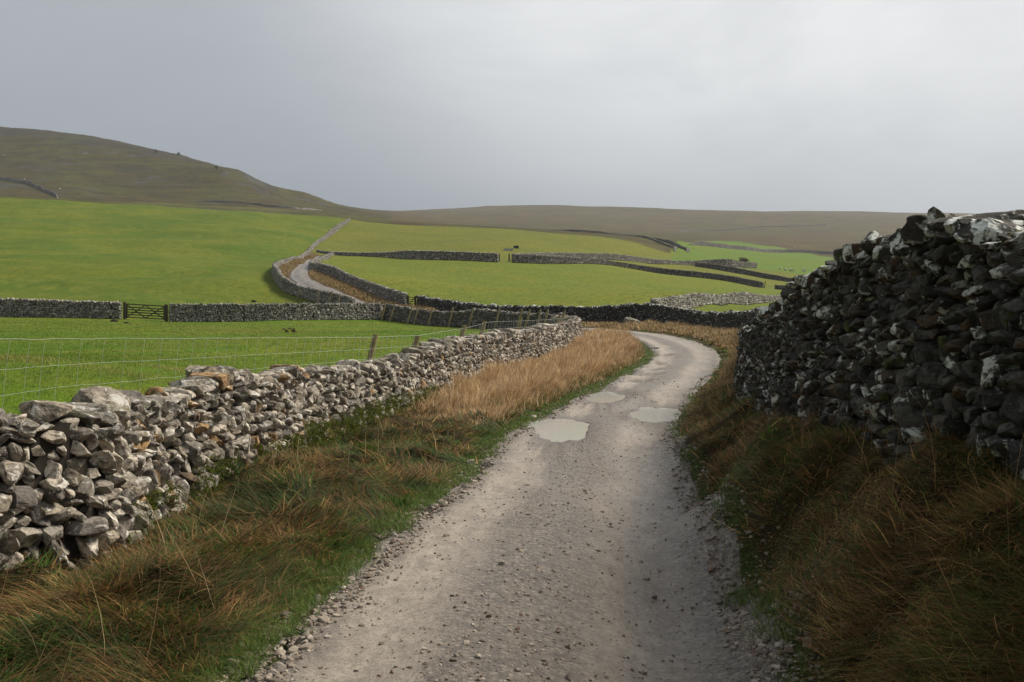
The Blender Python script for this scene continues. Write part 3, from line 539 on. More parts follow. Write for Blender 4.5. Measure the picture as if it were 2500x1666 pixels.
wall('drystone_wall', WALL_STUB, 'short dark wall just right of the gap, partly behind the big right wall', M_FAR, PAL_FAR*.8, PW_FAR, (.19, .13), ang=.3, coping='upright', cop_h=(.08, .12))
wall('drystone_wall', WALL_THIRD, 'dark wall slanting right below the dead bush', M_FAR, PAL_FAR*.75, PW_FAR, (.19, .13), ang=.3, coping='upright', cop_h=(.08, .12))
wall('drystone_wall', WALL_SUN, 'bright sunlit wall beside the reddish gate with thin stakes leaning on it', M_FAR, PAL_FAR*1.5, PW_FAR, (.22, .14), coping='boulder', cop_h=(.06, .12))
print('walls', time.time()-T0)
def far_wall(pts, h, label, mult=.8, th_=.45, cat='stone wall'):
    P = []
    for px, py, d0, d1 in pts: P.append(hit(px, py, d0, d1)[:2])
    P = catmull(np.array(P), 3.); z = terr(P[:, 0], P[:, 1], False); T = np.gradient(P, axis=0); T /= np.hypot(T[:, 0], T[:, 1])[:, None]; n = np.column_stack([T[:, 1], -T[:, 0]])
    tp_ = np.minimum(np.arange(len(P)), np.arange(len(P))[::-1])*3./14.; hh = h*np.clip(tp_, .03, 1)*(1+.12*vnoise(np.arange(len(P))*.6, np.arange(len(P))*0., 3)); prof = [(-th_, -.5, 0), (-th_*.9, .0, .25), (-th_*.7, 0, .9), (-th_*.3, 0, 1.03), (th_*.3, 0, 1.03), (th_*.7, 0, .9), (th_*.9, 0, .25), (th_, -.5, 0)]
    V = np.stack([np.column_stack([P+n*(o+rng.normal(0, .06, len(P)))[:, None], z+a+hh*b+rng.normal(0, .06, len(P))]) for o, a, b in prof], 1).reshape(-1, 3)
    i = np.arange(len(P)-1)[:, None]*8; j = np.arange(7)[None]; Q = np.stack([i+j, i+j+1, i+j+9, i+j+8], -1).reshape(-1, 4); e = (len(P)-1)*8
    Q = np.vstack([Q, [[0, 1, 6, 7], [1, 2, 5, 6], [2, 3, 4, 5], [e+7, e+6, e+1, e], [e+6, e+5, e+2, e+1], [e+5, e+4, e+3, e+2]]])
    c = np.column_stack([PAL_FAR[rng.integers(0, 5, len(V))]*mult*rng.uniform(.6, 1.3, (len(V), 1)), rng.random(len(V))])
    return tag(mk('drystone_wall', V, Q, M_FAR, col=c), label, cat, 'dry stone walls across the dale')
far_wall([(-60,400,430,900),(40,420,430,900),(100,440,430,900),(133,458,380,900)], 2.0, 'dark wall slanting down the hillside at the far left edge')
far_wall([(1240,528,380,500),(1400,539,380,520),(1480,547,380,520),(1525,563,330,520),(1552,580,300,520)], .95, 'thin dark wall along the brow, left of the two curving down the far bank', .4)
far_wall([(1480,544,400,560),(1530,557,400,560),(1562,570,380,560),(1580,580,340,560)], 1.3, 'right-hand twin of the two dark walls curving down the far bank', .4)
far_wall([(1580,568,450,760),(1700,574,450,760),(1830,581,450,760),(1960,588,450,760),(2100,594,450,760)], 2.0, 'long thin dark wall across the distant green valley', .35)
far_wall([(1560,537,620,1100),(1590,530,700,1100),(1700,527,800,1300),(1900,518,900,1500)], 1.6, 'faint wall rising across the brown moor above the valley', .3)
far_wall([(440,462,560,720),(560,468,560,720),(660,477,560,720),(740,484,560,720)], 1.1, 'low broken wall along the foot of the left hill', .7)
print('far walls', time.time()-T0)

# ------------------------------------------------------------------ grass
def blades(X, Y, L, Wd, az, a0, a1, C, zoff=0., nseg=4, road=True):
    """one arching blade per entry: a0,a1 lean from upright at the root and tip"""
    n = len(X); Z = terr(X, Y, road)+zoff; t = np.linspace(0, 1, nseg+1); ang = a0[:, None]+(a1-a0)[:, None]*t[None]**.8
    seg = (L/nseg)[:, None]; hx = np.concatenate([np.zeros((n, 1)), np.cumsum(np.sin(ang[:, :-1])*seg, 1)], 1); hz = np.concatenate([np.zeros((n, 1)), np.cumsum(np.cos(ang[:, :-1])*seg, 1)], 1)
    hz = np.maximum(hz, .012+.02*rng.random((n, 1)))*1.0
    # sideways curl
    cu = rng.normal(0, .25, n)[:, None]*hx*t[None]
    dx, dy = np.sin(az)[:, None], np.cos(az)[:, None]; px = X[:, None]+hx*dx-cu*dy; py = Y[:, None]+hx*dy+cu*dx; pz = Z[:, None]+hz
    ra = az+rng.uniform(-.9, .9, n)+np.pi/2; wx, wy = np.sin(ra)[:, None]*Wd[:, None]/2, np.cos(ra)[:, None]*Wd[:, None]/2; tp = (1-t**1.6)[None]
    a = np.stack([px-wx*tp, py-wy*tp, pz], -1); b = np.stack([px+wx*tp, py+wy*tp, pz], -1)[:, :-1]
    V = np.concatenate([a, b], 1).reshape(-1, 3); m = 2*nseg+1; i = (np.arange(n)*m)[:, None]; k = np.arange(nseg-1)[None]
    Q = np.stack([i+k, i+nseg+1+k, i+nseg+2+k, i+k+1], -1).reshape(-1, 4); Tt = np.stack([i[:, 0]+nseg-1, i[:, 0]+2*nseg, i[:, 0]+nseg], -1)
    return V, Q, Tt, np.repeat(C, m, 0)
def build_blades(name, parts, label):
    V = []; Q = []; T = []; C = []; n = 0
    for v, q, t, c in parts: V.append(v); Q.append(q+n); T.append(t+n); C.append(c); n += len(v)
    o = mk(name, np.concatenate(V), [np.concatenate(Q), np.concatenate(T)], M_BLADE, col=np.concatenate(C)); print(name, n); return tag(o, label, 'grass', kind='stuff')
def logpolar(n, d0, d1, p0=-900, p1=3200):
    px = rng.uniform(p0, p1, n); d = np.exp(rng.uniform(math.log(d0), math.log(d1), n)); return (px-CX)*d/F, d
def pick(C, w, n): return C[rng.choice(len(C), n, p=w)]
GREEN = np.array([(.055,.115,.016),(.075,.14,.02),(.04,.085,.014),(.10,.14,.03)]); STRAW = np.array([(.50,.33,.16),(.58,.41,.22),(.40,.24,.11),(.68,.52,.32),(.28,.16,.075)]); BROWN = np.array([(.26,.135,.050),(.34,.19,.070),(.17,.085,.035),(.44,.28,.11),(.23,.16,.05)]); OLIVE = np.array([(.11,.12,.03),(.15,.14,.035),(.085,.095,.022)])
LW, RW = left_xy, right_xy
def zone(x, y):
    D, I = near_line(x, y, road_c); a = np.abs(D)-HALF
    wd = np.minimum(np.abs(near_line(x, y, LW)[0]), np.abs(near_line(x, y, RW)[0])); inside = inpoly(x, y, lanepoly)
    return D, a, wd, inside
def clumpfield(n, d0, d1, p0, p1, side=None, amin=.12, wmin=.35):
    x, y = logpolar(n, d0, d1, p0, p1); D, a, wd, ins = zone(x, y); ok = ins & (a > amin) & (wd > wmin)
    if side: ok &= (D*side > 0)
    return x[ok], y[ok], D[ok], a[ok], wd[ok]
def expand(x, y, k, sg):
    i = np.repeat(np.arange(len(x)), k); return i, x[i]+rng.normal(0, 1, len(i))*sg[i], y[i]+rng.normal(0, 1, len(i))*sg[i]
px_w = lambda d, f=.62: np.maximum(.0028, f*d/983.)
parts = []
# long matted grass of both verges
for side, n, k, lab in ((1, 26000, 26, 'l'), (-1, 34000, 26, 'r')):
    x, y, D, a, wd = clumpfield(n, 2.0, 66, -900 if side > 0 else 1200, 1500 if side > 0 else 3300, side, .18, .12)
    d = np.hypot(x, y); thin = rng.random(len(x)) < np.clip(.6+d/25, 0, 1); x, y, D, a, wd, d = [v[thin] for v in (x, y, D, a, wd, d)]
    i, X1, Y1 = expand(x, y, k, np.clip(.07+.002*d, .05, .15)); n1 = len(i); dd = d[i]
    fl = 6.5*fbm(x/1.1, y/1.1, 81, 2)+(-1.0 if side < 0 else .9)+rng.normal(0, .75, len(x)); az = fl[i]+rng.normal(0, .24, n1)
    Lb = ((.14+.22*rng.random(len(x))**1.5)*np.where(wd < 1., .45+.55*np.clip(wd, 0, 1), 1))[i]*rng.uniform(.7, 1.3, n1)*np.clip(a[i]/.5+.3, .4, 1.1)
    ti = rng.uniform(.55, 1.35, len(x))[i]; a0 = ti+rng.uniform(-.15, .35, n1); a1 = a0+rng.uniform(.2, 1.1, n1)
    t = fbm(x/.7, y/.7, 91, 3)+.30*rng.normal(0, 1, len(x))
    grn = t[i]+.25*rng.normal(0, 1, n1) > (.26 if side < 0 else .10)+np.clip((a[i]-.5)*.15, -.2, .2)
    C = pick(BROWN, [.28,.25,.2,.12,.15], n1); C = np.where((rng.random(n1) < .3)[:, None], pick(OLIVE, [.4,.3,.3], n1), C); C = np.where(grn[:, None], pick(GREEN, [.35,.25,.25,.15], n1), C); C = C*rng.uniform(.7, 1.25, (n1, 1))*np.exp(rng.normal(-.08, .38, len(x)))[i][:, None]*(.72 if side > 0 else 1.05)
    if side > 0: far_ = dd > 25+3.5*rng.normal(0, 1, n1); sel = ~(far_ & (a[i] > .55)) 
    else: sel = np.ones(n1, bool)
    sel &= ~((a[i] < (.24 if side > 0 else .06)+.12*fbm(X1/.6, Y1/.6, 12, 2)+np.clip((dd-9)*.02, 0, .3)*(side > 0)) & (rng.random(n1) < .93))
    m = sel & (Y1 > 1.2); parts.append(blades(X1[m], Y1[m], Lb[m], px_w(dd[m], .8)*rng.uniform(.8, 1.7, m.sum()), az[m], a0[m], a1[m], C[m]))
build_blades('verge_grass', parts, 'matted green and brown grass on both verges of the track')
# tall dry golden grass against the left wall and the far right bank
parts = []
x, y, D, a, wd = clumpfield(30000, 15, 62, 700, 1700, 1, .5, .38); d = np.hypot(x, y); ok = (d > 17+3*fbm(x, y, 3, 2)-2) & (rng.random(len(x)) < sm(18, 30, d+2*fbm(x/1.2, y/1.2, 2, 2))); x, y, D, a, wd, d = [v[ok] for v in (x, y, D, a, wd, d)]
i, X1, Y1 = expand(x, y, 22, np.full(len(x), .09)); n1 = len(i); lean = 1.2*fbm(x/1.1, y/1.1, 5, 2)+.9
hgt = (.42+.30*np.clip(fbm(x/1.6, y/1.6, 44, 2)+.3, 0, 1))*np.clip((a-.35)*1.6, .35, 1); Lb = hgt[i]*rng.uniform(.55, 1.25, n1)*sm(13, 27, d[i])
C = pick(STRAW, [.3,.25,.15,.22,.08], n1)*rng.uniform(.8, 1.3, (n1, 1)); C = np.where(((a[i] < .75) & (rng.random(n1) < .5))[:, None], pick(OLIVE, [.4,.3,.3], n1), C); C = C*rng.uniform(.6, 1.25, len(x))[i][:, None]; a0 = rng.uniform(0, .3, n1)
parts.append(blades(X1, Y1, Lb, px_w(d[i], .6)*rng.uniform(.8, 1.4, n1), lean[i]+rng.normal(0, .9, n1), a0*1.6, a0+rng.uniform(.2, 1.7, n1), C))
x, y, D, a, wd = clumpfield(22000, 20, 80, 1300, 1900, -1, .6, .38); d = np.hypot(x, y); ok = rng.random(len(x)) < sm(20, 34, d)*.9; x, y, D, a, wd, d = [v[ok] for v in (x, y, D, a, wd, d)]
i, X1, Y1 = expand(x, y, 14, np.full(len(x), .10)); n1 = len(i); hgt = .26+.2*np.clip(fbm(x/1.6, y/1.6, 44, 2)+.3, 0, 1); C = pick(STRAW, [.3,.15,.25,.1,.2], n1)*rng.uniform(.7, 1.05, (n1, 1)); C = np.where((rng.random(n1) < .3)[:, None], pick(OLIVE, [.4,.3,.3], n1), C); a0 = rng.uniform(0, .5, n1)
parts.append(blades(X1, Y1, hgt[i]*rng.uniform(.5, 1.2, n1), px_w(d[i], .6)*rng.uniform(.8, 1.4, n1), 2*fbm(x/2, y/2, 6, 2)[i]+rng.normal(0, .8, n1), a0, a0+rng.uniform(.3, 1.2, n1), C))
# lane beyond the bend
x, y = logpolar(26000, 95, 215, 600, 1000); D, a, wd, ins = zone(x, y); wl2 = np.minimum(np.abs(near_line(x, y, lane_xy)[0]), np.abs(near_line(x, y, bend_xy)[0])); ok = ins & (a > .3) & (wl2 > .5); x, y = x[ok], y[ok]
i, X1, Y1 = expand(x, y, 5, np.full(len(x), .25)); n1 = len(i); C = pick(STRAW, [.3,.15,.25,.1,.2], n1)*rng.uniform(.55, .95, (n1, 1)); C = np.where((rng.random(n1) < .35)[:, None], pick(OLIVE, [.4,.3,.3], n1), C)
parts.append(blades(X1, Y1, rng.uniform(.25, .5, n1), np.full(n1, .09), rng.uniform(0, 6.3, n1), rng.uniform(0, .4, n1), rng.uniform(.5, 1.2, n1), C, nseg=2))
# a few tall thin seed stalks standing out of the mat
for side, n in ((1, 1500), (-1, 2600)):
    x, y, D, a, wd = clumpfield(n, 2.6, 30, -900, 3300, side, .5, .3); n1 = len(x); d = np.hypot(x, y); a0 = rng.uniform(0, .5, n1)
    parts.append(blades(x, y, rng.uniform(.4, .85, n1), px_w(d, .55), rng.uniform(0, 6.3, n1), a0, a0+rng.uniform(.2, .9, n1), pick(STRAW, [.3,.25,.2,.15,.1], n1)*rng.uniform(.6, 1, (n1, 1))))
build_blades('dry_grass', parts, 'tall dry golden grass and thin seed stalks by the walls')
# short green turf fringing the track, moss and blades at the wall feet
parts = []
for side, n in ((1, 70000), (-1, 34000)):
    x, y, D, a, wd = clumpfield(n, 2.2, 66, -900, 3300, side, -.12, .3); d = np.hypot(x, y)
    wdt = (.36 if side > 0 else .14)+.16*fbm(x/.8, y/.8, 12, 2)+np.clip((d-9)*.03, 0, .45)*(side > 0); ok = (a < wdt) & (a > -.04+.16*fbm(x/.35, y/.35, 14, 2)); x, y, d, a = x[ok], y[ok], d[ok], a[ok]
    i, X1, Y1 = expand(x, y, 20, np.clip(.03+.002*d, .03, .12)); n1 = len(i); C = pick(GREEN, [.3,.35,.1,.25], n1)*rng.uniform(.9, 1.6, (n1, 1)); C = np.where((rng.random(n1) < .28)[:, None], pick(OLIVE, [.4,.3,.3], n1), C); a0 = rng.uniform(0, .7, n1)
    parts.append(blades(X1, Y1, rng.uniform(.04, .12, n1), px_w(d[i], .75), rng.uniform(0, 6.3, n1), a0, a0+rng.uniform(.3, 1.2, n1), C, nseg=3, road=False))
build_blades('turf_fringe', parts, 'short bright green turf fringing both edges of the track')
# field grass: short blades over the near pasture
x, y = logpolar(150000, 8, 92, -1100, 1500); ok = inpoly(x, y, fieldpoly); x, y = x[ok], y[ok]; ok = np.abs(near_line(x, y, LW)[0]) > .5; x, y = x[ok], y[ok]; d = np.hypot(x, y)
i, X1, Y1 = expand(x, y, 3, .02+.002*d); n1 = len(i); C = pick(np.array([(.105,.19,.012),(.145,.215,.022),(.07,.14,.01),(.22,.23,.07)]), [.35,.3,.25,.1], n1)*rng.uniform(.8, 1.25, (n1, 1)); a0 = rng.uniform(0, .6, n1)
pt = fbm(x/3, y/1.5, 19, 3)[i]; C = np.where((pt+.3*rng.normal(0, 1, n1) > .32)[:, None], np.array([[.27, .26, .07]]), C)
build_blades('pasture_grass', [blades(X1, Y1, rng.uniform(.03, .075, n1)*(1+(pt > .4)*.6), px_w(d[i], .7), rng.uniform(0, 6.3, n1), a0, a0+rng.uniform(.2, .9, n1), C, nseg=2, road=False)], 'short lush green grass of the near pasture')
# moss clinging to the foot of the left wall
lwp = wpath(WALL_LEFT, .05)[:, :2]; lt = np.gradient(lwp, axis=0); lt /= np.hypot(*lt.T)[:, None]; dl = np.hypot(*lwp.T); idx = np.where((dl > 9.5) & (dl < 25) & (lwp[:, 0] < 0))[0]
c_ = idx[rng.integers(0, len(idx), 480)]; wt = sm(10, 14, dl[c_])*.85+.15; c_ = c_[rng.random(len(c_)) < wt]; rk = Rocks(); m = len(c_); hgt = .45*rng.uniform(0, 1, m)**1.4
mp = np.column_stack([lwp[c_, 0]+lt[c_, 1]*(.15-hgt*.12+rng.normal(0, .02, m)), lwp[c_, 1]-lt[c_, 0]*(.15-hgt*.12), terr(lwp[c_, 0], lwp[c_, 1], False)+hgt])
i, _, _ = expand(mp[:, 0], mp[:, 1], 130, np.full(m, .01)); u3 = rng.normal(0, 1, (len(i), 3)); u3 /= np.linalg.norm(u3, axis=1)[:, None]; rad = rng.uniform(.05, .13, m)[i]
PB = mp[i]+u3*rad[:, None]*np.array([1, 1, .8]); n1 = len(i); tp = PB+u3*rng.uniform(.012, .03, n1)[:, None]+[0, 0, -.004]; sd = np.cross(u3, rng.normal(0, 1, (n1, 3))); sd /= np.linalg.norm(sd, axis=1)[:, None]; wv = .008
V = np.stack([PB-sd*wv, PB+sd*wv, tp], 1).reshape(-1, 3); C = np.repeat(pick(np.array([(.085,.11,.010),(.13,.15,.014),(.05,.065,.008)]), [.4,.25,.35], n1), 3, 0)
MO = mk('moss', V, np.arange(3*n1).reshape(-1, 3), M_BLADE, col=C); tag(MO, 'dark green moss cushions at the foot of the left wall', 'moss', kind='stuff')
print('grass', time.time()-T0)

# ------------------------------------------------------------------ loose gravel and chippings
M_PEB = mat_stone('loose_chippings', .3, .6, .7, dark=(.09, .075, .06), fsc=3, bumpd=.004, darkf=.4)
def road_pt(x, y):
    D, I = near_line(x, y, road_c); return D/HALF
rk = Rocks()
x, y = logpolar(190000, 2.6, 34, -300, 2700); u = road_pt(x, y); d = np.hypot(x, y)
p = np.exp(-((np.abs(u)-.98)/.13)**2)*(.9+.3*(u > 0))+.14*np.exp(-(u/.35)**2)+.05; ok = (rng.random(len(x)) < p*np.where(np.abs(u) < 1.3, 1, 0)) & (d > 2.6)
for P in PUD: ok &= pud_rho(x, y, P) > .93
x, y, u, d = x[ok], y[ok], u[ok], d[ok]; n = len(x); z = np.where(np.abs(u) < .98, road_z(x, y, u), np.maximum(road_z(x, y, np.clip(u, -1.12, 1.12)), terr(x, y)))
sz = np.exp(rng.normal(-5.0, .45, n))*(1+.55*(np.abs(u) > .85))*np.clip(.9+d/30, 1, 2); S3 = sz[:, None]*rng.uniform(.65, 1.25, (n, 3)); S3[:, 2] *= .6
c = np.array([(.31,.265,.21),(.24,.20,.16),(.38,.33,.27),(.14,.115,.09),(.19,.125,.09)])[rng.choice(5, n, p=[.3,.28,.14,.2,.08])]*rng.uniform(.8, 1.15, (n, 1))
big = (d < 7); E = np.broadcast_to(np.eye(3), (n, 3, 3)); rt = rotm(rng.normal(0, .3, n), rng.normal(0, .3, n), rng.uniform(0, 6.3, n)); pos = np.column_stack([x, y, z+S3[:, 2]*.35]); C4 = np.column_stack([c, rng.random(n)])
rk.add(1, pos[big], S3[big], E[big], rt[big], C4[big]); rk.add(0, pos[~big], S3[~big], E[~big], rt[~big], C4[~big]); g = rk.build('gravel', M_PEB, None); tag(g, 'loose pale chippings along the track and its edges', 'gravel', kind='stuff')

# ------------------------------------------------------------------ fences
def offset_path(L, off, i0, i1, step=.5, prj=None):
    P = wpath(L[i0:i1], step)[:, :2]; T = np.gradient(P, axis=0); T /= np.hypot(*T.T)[:, None]; return P+np.column_stack([-T[:, 1], T[:, 0]])*off
def fence(path, label, post_px, hts, top, wire_r, stay, name='wire_fence', group='post and wire fences', post_r=.055, lean=(.30, .0), hp=1.2, wires=True, netto=99):
    s_ = np.concatenate([[0], np.cumsum(np.hypot(*np.diff(path, axis=0).T))]); z = terr(path[:, 0], path[:, 1], False); root = empty(name, (*path[0], z[0]), label, 'fence', group)
    ppx = path[:, 0]/path[:, 1]*F+CX; ps = []
    for q, ty in post_px:
        k = np.argmin(np.abs(ppx-q)); ps.append(s_[k]); d = path[k, 1]; zt = EYE+(CY-ty)*d/F; zb = z[k]; h = np.clip(zt-zb, .9, 1.75); lx = lean[0]*h*rng.uniform(.8, 1.15); b = np.array([path[k, 0]-lx, path[k, 1], zb-.2]); t = np.array([path[k, 0], path[k, 1]+lean[1], zb+h])
        m = MB(); tt = np.linspace(0, 1, 7)[:, None]; R = post_r*rng.uniform(.9, 1.1); m.tube(b+(t-b)*tt+rng.normal(0, .003, (7, 3)), [R*1.05, R*1.03, R, R, R*.98, R*.97, R*.9], 12 if d < 40 else 8); m.build('post', M_POST, root)
    if wires:
        m = MB(); ds = np.arange(0, s_[-1], .12 if wire_r < .004 else .4); ds = ds[ds < s_[-1]]; X = np.interp(ds, s_, path[:, 0]); Y = np.interp(ds, s_, path[:, 1]); Z = np.interp(ds, s_, z); Z = np.convolve(np.pad(Z, 12, mode='edge'), np.ones(25)/25, 'valid'); zt = top(Y, Z)
        wr = np.clip(.0001*np.hypot(X, Y), .0012, .0026)
        for kx, h in enumerate(hts):
            m.tube(np.column_stack([X-.2*h*.4, Y, zt-h+.006*vnoise(ds/.35, ds*0+kx*7, 3)]), wr*(1.25 if kx == 0 else .95), 5, False)
        for s in np.arange(.1, min(s_[-1], netto), stay):
            a, b, c, w0 = np.interp(s, ds, X), np.interp(s, ds, Y), np.interp(s, ds, zt), np.interp(s, ds, wr); hh = np.linspace(0, hts[-1], 7); m.tube(np.column_stack([a-.2*hh*.4-.02*np.sin(hh*3), np.full(7, b)+rng.normal(0, .003, 7), c-hh]), w0*1.15, 4, False)
        m.build('wire_netting', M_WIRE, root, True)
    return root
fp = offset_path(WALL_LEFT, .95, 1, 19, .2)
fp = fp[fp[:, 1] < 56]
fence(fp, 'stock netting fence with thick leaning posts just behind the pale left wall', [(861,768),(961,772),(1068,746),(1113,732),(1198,724),(1286,725),(1313,723)], [0,.27,.50,.70,.87,1.0], lambda Y, Z: np.interp(Y, [4, 9.6, 21.7, 27, 33, 36, 45, 57], [1.8, 1.82, 1.88, 1.95, 2.25, 2.5, 2.75, 3.15]), .0026, .45, post_r=.075)
fb = offset_path(WALL_LEFT, .75, 19, 26, .5)
fence(fb, 'row of slim pale posts along the dark field side of the lane wall', [(888,694),(910,697),(947,702),(962,705),(994,707),(1038,706),(1090,706),(1147,708),(1198,709),(1218,711),(1241,710),(1257,711),(1305,714)], [0,.35,.7], lambda Y, Z: Z+1.3, .004, 99, post_r=.07, wires=False)
fl_ = offset_path(WALL_LANE, -.8, 0, 5, .5)
fence(offset_path(WALL_LANE, .8, 0, 4, .5), 'slim stakes outside the wall of the far lane', [(690,665),(733,669),(765,669),(782,675)], [0], lambda Y, Z: Z+1.3, .004, 50, post_r=.07, wires=False)
fs = offset_path(WALL_SUN, -.65, 1, 7, .5)
fence(fs, 'thin dark stakes leaning against the bright sunlit wall', [(1558,676),(1587,671),(1608,670),(1669,671),(1730,678),(1788,672)], [0], lambda Y, Z: Z+1.3, .004, 50, post_r=.035, lean=(-.13, 0), wires=False)

# ------------------------------------------------------------------ gates
def gate(name, a, b, ytop, label, mat, hts, braces, group='timber gates', postr=.11, rail=(.05, .09)):
    a = np.array(a, float); b = np.array(b, float); za = terr([a[0]], [a[1]], False)[0]; zb = terr([b[0]], [b[1]], False)[0]; root = empty(name, (*((a+b)/2), (za+zb)/2), label, 'gate', group)
    A = lambda t, h: np.array([*(a+(b-a)*t), za+(zb-za)*t+h])
    for t, pn in ((-.035, 'gate_post'), (1.035, 'gate_post')):
        m = MB(); p = A(t, 0); m.beam(p-[0, 0, .3], p+[0, 0, ytop+.12], postr*2, postr*2, .02); m.build(pn, mat, root)
    m = MB()
    for t in (.02, .98): m = MB(); m.beam(A(t, .12), A(t, ytop), .07, .09); m.build('stile', mat, root)
    for h in hts:
        m = MB(); m.beam(A(.0, h), A(1., h), rail[0]*.9, rail[1]); m.build('rail', mat, root)
    for (t0, h0, t1, h1) in braces:
        m = MB(); n = np.array([(b-a)[1], -(b-a)[0], 0]); n /= np.linalg.norm(n); m.beam(A(t0, h0)+n*.055, A(t1, h1)+n*.055, .035, .08); m.build('brace', mat, root)
    return root
ga, gb = W3(290, 735, 81.2)[:2], W3(379, 739, 81.9)[:2]
gate('field_gate', ga, gb, 1.32, 'wide dark timber gate with crossed braces in the straight field wall', M_GATE, [.2,.42,.62,.82,1.02,1.28], [(.02,.2,.5,1.28),(.98,.2,.5,1.28),(.02,1.25,.5,.2),(.98,1.25,.5,.2)])
gate('hand_gate', W3(938, 707, 104.6)[:2], W3(954, 708, 103.4)[:2], 1.15, 'small dark barred gate in the lane wall below the middle field', M_GATE, [.2,.42,.64,.86,1.1], [(.05,.2,.95,1.1)], rail=(.07, .08))
gate('hand_gate', W3(1540, 716, 90.5)[:2], W3(1549, 716, 92.5)[:2], 1.25, 'reddish sunlit gate at the end of the bright wall', M_RUST, [.2,.55,.9,1.2], [], rail=(.09, .10), postr=.13)
# gateway posts and thin post at gap: single things
def post(px, py, d0, d1, h, r, label, mat=M_GATE, lean=0., name='gatepost'):
    p = hit(px, py, d0, d1); m = MB(); tt = np.linspace(0, 1, 5)[:, None]; m.tube(p+[0, 0, -.3]+np.array([lean, 0, h+.3])*tt, [r*1.1, r, r, r*.97, r*.9], 9); return tag(m.build(name, mat), label, 'post', 'gateposts in gaps of the far walls')
post(1147, 601, 170, 200, 1.5, .16, 'dark gatepost on the left of the open gateway'); post(1170, 601, 170, 200, 1.5, .16, 'dark gatepost on the right of the open gateway'); post(1177, 601, 170, 200, 1.45, .14, 'second dark post against the wall end right of the open gateway')
post(1755, 663, 190, 215, 1.5, .09, 'thin dark post leaning at the wall gap on the far right', lean=.35)

# ------------------------------------------------------------------ troughs, boulders, clods, branch
def trough(px, py, L, w, h, mat, label, rot=0.):
    p = hit(px, py, 200, 330); V = []; Q = []
    def ring(a, b, z): return [(-a, -b, z), (a, -b, z), (a, b, z), (-a, b, z)]
    V = ring(L/2*.97, w/2*.95, -.15)+ring(L/2, w/2, h)+ring(L/2-.08, w/2-.08, h)+ring(L/2-.12, w/2-.12, h*.35); 
    for k in (0, 4, 8): Q += [(k+i, k+(i+1) % 4, k+4+(i+1) % 4, k+4+i) for i in range(4)]
    Q += [(12, 13, 14, 15), (3, 2, 1, 0)]; V = np.array(V, float); c, s = math.cos(rot), math.sin(rot); V[:, :2] = V[:, :2]@np.array([[c, s], [-s, c]]); o = mk('trough', V+p, np.array(Q), mat); return tag(o, label, 'trough')
trough(1168, 577, 2.3, .8, .55, M_TROUGH, 'long pale stone trough above the open gateway'); trough(1186, 571, 1.1, .9, .6, M_BOX, 'small dark trough behind the long pale one', .2)
def lump(name, p, sz, mat, label, cat, lod=3, colr=(.3, .28, .24), group=None):
    r = Rocks(); r.add(lod, np.array([p]), np.array([sz]), np.eye(3)[None], rotm(*[rng.uniform(0, .4, 1) for _ in range(3)]), np.array([[*colr, .4]])); return tag(r.build(name, mat, None, True), label, cat, group)
p = hit(1455, 745, 60, 81); lump('boulder', p+[0, 0, .15], (.85, .5, .28), M_NEAR, 'pale flat boulder lying on the grass bank below the dark lane wall', 'boulder', colr=(.19, .19, .14))
p = hit(262, 740, 60, 80); lump('earth_clod', p, (.32, .25, .2), M_CLOD, 'larger dark clod of earth left of the wide timber gate', 'clod', 2); p = hit(292, 744, 60, 80); lump('earth_clod', p, (.22, .2, .13), M_CLOD, 'smaller dark clod of earth in front of the left gatepost', 'clod', 2)
p = hit(585, 694, 95, 130); lump('earth_clod', p, (.35, .3, .2), M_CLOD, 'dark clod on the green slope just above the field wall', 'clod', 2)
p = hit(985, 903, 21, 24)
p = hit(668, 766, 40, 78); m = MB()
for k in range(11): a = rng.uniform(0, 6.3); l = rng.uniform(.2, .5); q = p+[rng.uniform(-.3, .3), rng.uniform(-.2, .2), .05]; m.tube(np.array([q, q+[l*.5*math.cos(a), l*.3*math.sin(a), .12+.1*rng.random()], q+[l*math.cos(a), l*.6*math.sin(a), .1+.2*rng.random()]]), [.03, .02, .008], 5)
tag(m.build('dead_branch', M_TWIG), 'dark fallen branch lying in the near green field', 'branch')
# slabs that have slid onto the wall top near the step in it
for q, (px, py, d, sx, lab) in enumerate([(1035, 790, 26.3, .42, 'upper'), (1010, 803, 25.2, .36, 'lower')]): pass

# ------------------------------------------------------------------ sheep
def sheep_mesh():
    V, Fc = ICO[2]; b = V*np.array([.48, .24, .27])*(1+.05*n3(V, 3, 4))[:, None]+[0, 0, .56]; parts = [(b, Fc, M_WOOL)]
    v2, f2 = ICO[1]; hd = v2*np.array([.15, .085, .10])+[.60, 0, .60]; return b, Fc, hd, f2
sb, sf, sh_, sf2 = sheep_mesh()
def make_sheep(label):
    o = mk('sheep', sb, sf, M_WOOL, smooth=True); tag(o, label, 'sheep', 'sheep grazing far off'); mk('head', np.vstack([sh_, sh_*[.4, .25, .9]+[.12, .08, .12], sh_*[.4, .25, .9]+[.12, -.08, .12]]), np.vstack([sf2, sf2+len(sh_), sf2+2*len(sh_)]), M_FACE, o, smooth=True)
    for sx in (-.28, .3):
        for sy in (-.12, .12): m = MB(); m.tube(np.array([[sx, sy, .45], [sx+.02, sy, .22], [sx, sy, 0]]), [.06, .035, .03], 6); m.build('leg', M_FACE, o)
    return o
